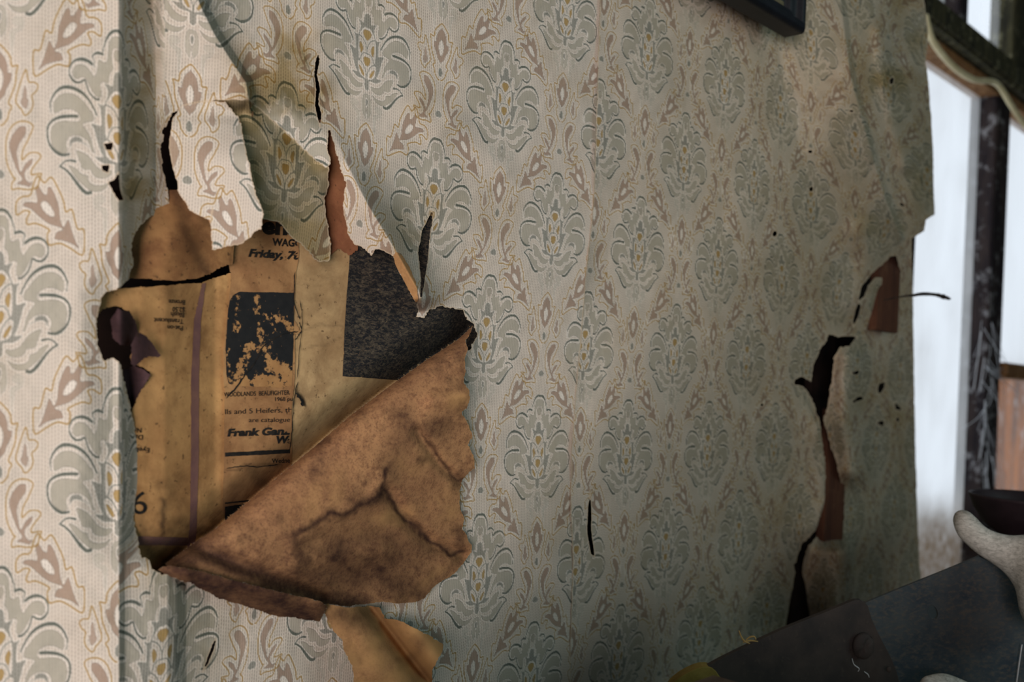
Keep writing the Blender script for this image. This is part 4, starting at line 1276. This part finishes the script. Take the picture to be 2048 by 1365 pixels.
M_CABLE = mat_plain('yellowed_cable', rgb(214, 200, 156), rgb(236, 224, 184), 30, .6, .3)
cb = [(1850, 30), (1862, 75), (1885, 110), (1915, 140), (1950, 160), (1985, 163), (2003, 178), (2025, 215), (2060, 262), (2120, 320)]
tube('cable', [on_win(x, y, -.062) for x, y in cb], [.0048] * 3, None, M_CABLE, 10, 0, 'yellowed cable sagging along the dark window beam', 5, category='cable')
M_TWIG = mat_plain('dark_twig_bark', rgb(30, 28, 28), rgb(56, 48, 42), 200, .9, .1)
tube('twig', [P(x, y, h) for x, y, h in [(1768, 601, .006), (1800, 594, .014), (1826, 591, .02), (1850, 588, .022), (1872, 590, .024), (1886, 594, .026), (1899, 598, .027)]], [.0004, .0006, .0013, .0016, .0015, .0022, .0012], None, M_TWIG, 8, .12, 'thin dark twig poking out past the wallpaper edge', 5, category='twig')

# cobwebs on the lower part of the mullion
M_WEB = mat_plain('dusty_cobweb', rgb(196, 198, 202), rgb(224, 226, 230), 200, 1.0, 0)
web_v, web_q = [], []
rg = np.random.default_rng(5)
for i in range(42):
    ax, ay = 1962 + 26 * rg.random(), 640 + 330 * rg.random()
    bx_, by_ = ax + rg.normal() * 26, ay + 40 + abs(rg.normal()) * 50
    if rg.random() < .25:
        ax, ay, bx_, by_ = 1968 + 8 * rg.random(), 725 + 20 * rg.random(), 1995 + 70 * rg.random(), 735 + 60 * rg.random()
    p0, p2 = on_win(ax, ay, -.03 - .02 * rg.random()), on_win(bx_, by_, -.02 - .03 * rg.random())
    p1 = (p0 + p2) / 2 + np.array([rg.normal() * .004, -.004 * rg.random(), -.008 * rg.random()])
    w_ = .0003 + .0006 * rg.random() ** 2
    c = catmull([p0, p1, p2], False, 4)
    base = len(web_v)
    for k_, q_ in enumerate(c):
        for s in range(3):
            a = 2 * math.pi * s / 3
            web_v.append(q_ + w_ * np.array([math.cos(a), math.sin(a), 0]))
    for k_ in range(len(c) - 1):
        for s in range(3):
            web_q.append((base + k_ * 3 + s, base + k_ * 3 + (s + 1) % 3, base + (k_ + 1) * 3 + (s + 1) % 3, base + (k_ + 1) * 3 + s))
link('cobweb', fast_mesh('cobweb', web_v, web_q), None, M_WEB, kind='stuff', label='pale dusty cobweb strands on the lower window post', category='cobweb')

# ------------------------------------------------------------------ picture frame on the wall
M_FRAME = mat_plain('black_lacquer_frame', rgb(12, 16, 22), rgb(24, 28, 36), 60, .5, .3)
M_GILT = mat_plain('dull_gilt_line', rgb(78, 78, 62), rgb(110, 104, 78), 120, .5, .4)
M_PICT = mat_plain('dim_picture', rgb(40, 38, 34), rgb(66, 58, 48), 12, .4, .4)
FR = thing('picture_frame', 'black wooden picture frame hanging on the damask wallpaper', 'picture frame')
HF0, HF1 = .016, .034
c1 = P(1614, 66, HF1)                 # lower right front corner
fx1, fz0 = float(c1[0]), float(c1[2])
fx0, fz1 = fx1 - .20, fz0 + .26
RW = .019


def rail(name, corners, parent, mat):
    """mitred moulding rail: outer edge a-b, inner edge d-c, with a stepped profile rising towards the room"""
    (a, b2, c, d) = [np.array(q) for q in corners]
    prof = [(0, HF0), (0, HF1 - .003), (.12, HF1), (.34, HF1), (.42, HF1 - .005), (.72, HF1 - .006), (.80, HF1 - .010), (1, HF1 - .012), (1, HF0)]
    V, Q = [], []
    for s, h in prof:
        for e0, e1 in ((a, d), (b2, c)):
            q = e0 + (e1 - e0) * s
            V.append((q[0], -h, q[1]))
    n = len(prof)
    Q = [(2 * i, 2 * i + 1, 2 * ((i + 1) % n) + 1, 2 * ((i + 1) % n)) for i in range(n)]
    me = fast_mesh(name, V, Q, False)
    o = link(name, me, parent, mat)
    m = o.modifiers.new('bevel', 'BEVEL'); m.width = .0012; m.segments = 2
    return o


O = [(fx0, fz0), (fx1, fz0), (fx1, fz1), (fx0, fz1)]
I = [(fx0 + RW, fz0 + RW), (fx1 - RW, fz0 + RW), (fx1 - RW, fz1 - RW), (fx0 + RW, fz1 - RW)]
for i in range(4):
    j = (i + 1) % 4
    rail('rail', (O[i], O[j], I[j], I[i]), FR, M_FRAME)
link('gilt_line', box_mesh('gilt_line', (fx0 + RW - .002, -HF1 + .011, fz0 + RW - .004), (fx1 - RW, -HF1 + .0085, fz0 + RW - .001)), FR, M_GILT)
link('picture', box_mesh('picture', (fx0 + RW - .003, -HF0 - .003, fz0 + RW - .003), (fx1 - RW + .003, -HF0, fz1 - RW + .003)), FR, M_PICT)


# ------------------------------------------------------------------ tools and bones in front, lower right
def plate(name, poly, zfun, thick, parent, mat, bevel=.0008, holes=(), n=2, label=None):
    """flat plate traced at its real distance, extruded away from us"""
    poly = catmull(poly, True, n)
    bm = bmesh.new()
    loops = []
    def ring(p):
        vs = [bm.verts.new(PZ(np.array(q[0]), np.array(q[1]), np.array(zfun(q[0], q[1])))) for q in p]
        es = [bm.edges.new((vs[i], vs[(i + 1) % len(vs)])) for i in range(len(vs))]
        return es
    es = ring(poly)
    for h in holes:
        es += ring(h)
    r = bmesh.ops.triangle_fill(bm, use_beauty=True, edges=es)
    fs = [g for g in r['geom'] if isinstance(g, bmesh.types.BMFace)]
    ex = bmesh.ops.extrude_face_region(bm, geom=fs)
    nrm = Vector(CF) * thick
    for v in ex['geom']:
        if isinstance(v, bmesh.types.BMVert):
            v.co += nrm
    bmesh.ops.recalc_face_normals(bm, faces=bm.faces)
    me = bpy.data.meshes.new(name); bm.to_mesh(me); bm.free()
    o = link(name, me, parent, mat)
    if bevel:
        m = o.modifiers.new('bevel', 'BEVEL'); m.width = bevel; m.segments = 2; m.limit_method = 'ANGLE'; m.angle_limit = .9
    if label:
        o['label'] = label
    return o


def mat_steel():
    k = NT('dark_rusted_steel')
    o = k.obj()
    m = k.mapping(o, (1, 1, 1), (0, .5, .3))
    n1 = k.noise(m, 40, 6, .65); n2 = k.noise(k.mapping(o, (1, 1, 2.0), (0, .55, 0)), 240, 5, .7)
    c = k.mix(k.ramp(n1, .35, .65), rgb(56, 66, 76), rgb(80, 86, 90))
    c = k.mix(k.ramp(n2, .48, .64, 0, .8), c, rgb(98, 92, 86))
    k.bump(n2, .35, .0006)
    return k.finish(c, .62, .35, .25)


def mat_rustplate():
    k = NT('brown_rusted_handle_plate')
    o = k.obj()
    n1 = k.noise(o, 35, 6, .6); n2 = k.noise(o, 260, 4, .7)
    c = k.mix(k.ramp(n1, .35, .65), rgb(54, 50, 50), rgb(78, 68, 64))
    c = k.mix(k.ramp(n2, .6, .75, 0, .5), c, rgb(98, 86, 78))
    k.bump(n2, .3, .0005)
    return k.finish(c, .7, .3, .1)


M_STEEL, M_RPLATE = mat_steel(), mat_rustplate()
zb = lambda x, y: .555 + (x - 1400) * .00009
TOOL = thing('saw', 'old dark steel saw with a brown handle plate lying across the lower right corner', 'saw')
ell = [(1866 + 10 * math.cos(t) + 3 * math.sin(t), 1226 + 14 * math.sin(t)) for t in np.linspace(0, 2 * math.pi, 17)[:-1]]
BL = [(1690, 1224), (1727, 1208), (1800, 1178), (1880, 1146), (1955, 1115), (1958, 1114), (1990, 1130), (2016, 1148), (2034, 1180), (2046, 1230), (2080, 1300), (2110, 1440), (1780, 1440), (1740, 1330), (1700, 1260)]
plate('blade', BL, zb, .0025, TOOL, M_STEEL, .0006, [ell], label='dark rusted steel blade with a round hole')
HP = [(1332, 1400), (1400, 1345), (1430, 1325), (1480, 1300), (1560, 1262), (1640, 1230), (1700, 1205), (1716, 1201), (1724, 1202), (1736, 1213), (1744, 1240), (1764, 1282), (1786, 1325), (1800, 1370), (1805, 1440), (1300, 1440)]
plate('handle_plate', HP, lambda x, y: zb(x, y) - .0045, .0042, TOOL, M_RPLATE, .0014, label='brown rusted plate clasping the blade')


def dome(name, cx, cy, r_px, z, parent, mat, flat=.35, slot=None):
    bm = bmesh.new()
    bmesh.ops.create_uvsphere(bm, u_segments=24, v_segments=12, radius=1.0)
    r = r_px * z / FPX
    c = PZ(np.array(cx), np.array(cy), np.array(z))
    for v in bm.verts:
        q = np.array(v.co)
        d = max(q[2], -.2)
        p = c + CR * q[0] * r * .8 + CU * q[1] * r - CF * d * r * flat
        if slot and abs(q[0] * .75 - q[1] * .66) < .13 and q[2] > .2:
            p = p + CF * r * .16
        v.co = p
    bmesh.ops.recalc_face_normals(bm, faces=bm.faces)
    me = bpy.data.meshes.new(name); bm.to_mesh(me); bm.free()
    for p in me.polygons:
        p.use_smooth = True
    return link(name, me, parent, mat)


dome('screw', 1727, 1293, 27, .581 - .005, TOOL, M_RPLATE, .3, True)
dome('rivet', 1778, 1340, 6, .581 - .005, TOOL, M_RPLATE, .3)
M_YEL = mat_plain('ochre_yellow_tape', rgb(126, 104, 44), rgb(164, 140, 70), 60, .7, .25)
YT = [(1335, 1385), (1352, 1362), (1378, 1345), (1405, 1335), (1425, 1338), (1440, 1355), (1452, 1385), (1456, 1440), (1320, 1440)]
plate('tape_wrap', YT, lambda x, y: zb(x, y) - .0065, .009, TOOL, M_YEL, .003, label='ochre yellow wrapping')
# wisp of straw caught on the top edge
M_STRAW = mat_plain('dry_straw', rgb(168, 140, 88), rgb(196, 170, 116), 100, .9, .1)
SW = thing('straw_wisp', 'tiny wisp of pale straw caught on the saw top edge', 'straw')
for i, pl in enumerate(([(1478, 1262), (1483, 1275), (1490, 1284), (1500, 1288)], [(1490, 1284), (1498, 1276), (1508, 1274), (1512, 1280)], [(1486, 1286), (1500, 1282), (1516, 1284)])):
    tube('stalk', [PZ(np.array(x), np.array(y), np.array(.559)) for x, y in pl], [.0003, .0006, .0003], SW, M_STRAW, 6)
# spider threads and chips on the blade
for i, pl in enumerate(([(1704, 1318), (1708, 1330), (1718, 1338), (1716, 1344)], [(1728, 1344), (1736, 1350), (1738, 1356)])):
    tube('thread', [PZ(np.array(x), np.array(y), np.array(.5735)) for x, y in pl], [.0002, .00035, .0002], TOOL, M_WEB, 5)
tube('thread', [PZ(np.array(x), np.array(y), np.array(.608)) for x, y in [(2044, 1290), (2038, 1330), (2032, 1375)]], [.0003, .0004, .0003], TOOL, M_WEB, 5)


def mat_bone():
    k = NT('weathered_antler')
    o = k.obj()
    m = k.mapping(o, (1.0, 1.0, 2.6), (0, .75, 0))
    n1 = k.noise(m, 300, 6, .75, .5); n2 = k.noise(o, 26, 4, .6)
    tip = k.attr('tip').outputs['Fac']
    c = k.mix(k.ramp(n2, .35, .65), rgb(196, 192, 184), rgb(228, 226, 220))
    c = k.mix(k.ramp(n1, .42, .72, 0, .75), c, rgb(92, 92, 82))
    c = k.mix(k.math('MULTIPLY', tip, k.ramp(n1, .3, .6, .6, 1)), c, rgb(74, 68, 54))
    k.bump(n1, .6, .0012)
    return k.finish(c, .75, .25)


M_BONE = mat_bone()


def loft(name, up, lo, zc, parent, mat, depth=.8, seg=20, **kw):
    """round body between two traced outlines"""
    n = 44
    s = np.linspace(0, 1, n)
    def res(pl):
        c = catmull(pl, False, 8)
        L = np.concatenate([[0], np.cumsum(np.hypot(*np.diff(c, axis=0).T))])
        return np.stack([np.interp(s * L[-1], L, c[:, i]) for i in (0, 1)], 1)
    U, L_ = res(up), res(lo)
    V, Q, tip = [], [], []
    for i in range(n):
        z = zc(s[i])
        m = (U[i] + L_[i]) / 2; h = (U[i] - L_[i]) / 2
        rad = np.hypot(*h) * z / FPX * depth
        for k in range(seg):
            a = 2 * math.pi * k / seg
            q = m + h * math.cos(a)
            zz = z - math.sin(a) * rad
            V.append(PZ(q[0], q[1], np.array(zz))); tip.append(float(np.clip(1 - s[i] / .16, 0, 1) * (.5 + .5 * math.cos(a))))
    Q = [(i * seg + k, (i + 1) * seg + k, (i + 1) * seg + (k + 1) % seg, i * seg + (k + 1) % seg) for i in range(n - 1) for k in range(seg)]
    c0 = len(V); V.append(np.mean(V[:seg], 0)); tip.append(.8); V.append(np.mean(V[(n - 1) * seg:n * seg], 0)); tip.append(0)
    T = [(c0, k, (k + 1) % seg) for k in range(seg)] + [(c0 + 1, (n - 1) * seg + (k + 1) % seg, (n - 1) * seg + k) for k in range(seg)]
    me = fast_mesh(name, V, Q, True, {'tip': tip}, T)
    bm = bmesh.new(); bm.from_mesh(me); bmesh.ops.recalc_face_normals(bm, faces=bm.faces); bm.to_mesh(me); bm.free()
    return link(name, me, parent, mat, **kw)


loft('antler', [(1906, 1040), (1909, 1028), (1920, 1021), (1936, 1023), (1952, 1036), (1970, 1054), (1992, 1065), (2020, 1071), (2050, 1070), (2100, 1066), (2170, 1060)],
     [(1906, 1042), (1909, 1056), (1918, 1074), (1936, 1092), (1956, 1109), (1984, 1127), (2010, 1148), (2030, 1178), (2040, 1225), (2062, 1262), (2120, 1300)], lambda s: .60 - .03 * s, None, M_BONE, .75, 24,
     label='grey weathered antler with a blunt dark tip resting over the saw blade', category='antler', group='antler pieces')
loft('antler', [(1836, 1372), (1846, 1356), (1868, 1349), (1890, 1348), (1915, 1356), (1945, 1370), (1990, 1395)],
     [(1836, 1376), (1842, 1390), (1860, 1400), (1880, 1410), (1900, 1420), (1930, 1435), (1970, 1460)], lambda s: .55, None, M_BONE, .8, 20,
     label='pale antler tip just showing at the bottom edge before the saw', category='antler', group='antler pieces')

# dark bowl behind the antler
M_BOWL = mat_plain('dark_plum_enamel', rgb(38, 28, 34), rgb(58, 44, 50), 40, .55, .4)
zbw = .80
cbw = PZ(np.array(2072.), np.array(1003.), np.array(zbw))
R_ = 122 * zbw / FPX
prof = [(.30, -.60), (.55, -.58), (.78, -.40), (.94, -.16), (1.0, .02), (1.02, .05), (1.0, .07), (.965, .04), (.93, -.06), (.75, -.34), (.50, -.50), (.0, -.52)]
sg = 40
V = [cbw + np.array([a * R_ * math.cos(2 * math.pi * k / sg), a * R_ * math.sin(2 * math.pi * k / sg), c * R_]) for a, c in prof for k in range(sg)]
Q = [(i * sg + k, i * sg + (k + 1) % sg, (i + 1) * sg + (k + 1) % sg, (i + 1) * sg + k) for i in range(len(prof) - 1) for k in range(sg)]
me = fast_mesh('bowl', V, Q, True)
me.polygons.foreach_set('use_smooth', np.full(len(me.polygons), True))
link('bowl', me, None, M_BOWL, label='dark plum bowl standing behind the antler', category='bowl')
BT = cbw[2] - .6 * R_
# narrow shelf that carries the bowl
M_SHELF = mat_oldwood('dark_shelf_wood', rgb(52, 42, 36), rgb(80, 64, 52), rgb(100, 84, 70), .3)
sh0 = float(PZ(np.array(2020.), np.array(1090.), np.array(zbw))[0])
link('shelf', box_mesh('shelf', (cbw[0] - .028, cbw[1] - .10, BT - .014), (cbw[0] + .30, cbw[1] + .04, BT)), None, M_SHELF, label='dark wooden shelf board under the plum bowl', category='shelf')
# rusty nail and grime plug in the left hole
M_GRIME = mat_plain('dark_rot_and_web', rgb(18, 20, 24), rgb(52, 40, 40), 120, .95, .1)

# crate added just under the camera's view, only to shade the lower right wall
M_CRATE = mat_oldwood('grey_crate_wood', rgb(74, 62, 52), rgb(108, 92, 76), rgb(120, 108, 94), .3)
CR_ = thing('shade_crate', 'grey slatted crate added out of view to shade the lower right wall', 'crate')
cx0, cx1, cy0, cy1, cz1 = .09, .335, -.37, -.165, -.112
cz0 = -1.15
for k_ in range(8):
    za = cz0 + (cz1 - cz0) * k_ / 8; zb_ = cz0 + (cz1 - cz0) * (k_ + .93) / 8 if k_ < 7 else cz1
    link('slat', box_mesh('slat', (cx0, cy1 - .012, za), (cx1, cy1, zb_)), CR_, M_CRATE)
    link('slat', box_mesh('slat', (cx0, cy0, za), (cx1, cy0 + .012, zb_)), CR_, M_CRATE)
    link('slat', box_mesh('slat', (cx0, cy0 + .012, za), (cx0 + .012, cy1 - .012, zb_)), CR_, M_CRATE)
    link('slat', box_mesh('slat', (cx1 - .012, cy0 + .012, za), (cx1, cy1 - .012, zb_)), CR_, M_CRATE)
link('lid', box_mesh('lid', (cx0 + .012, cy0 + .012, cz1 - .014), (cx1 - .012, cy1 - .012, cz1 - .002)), CR_, M_CRATE)
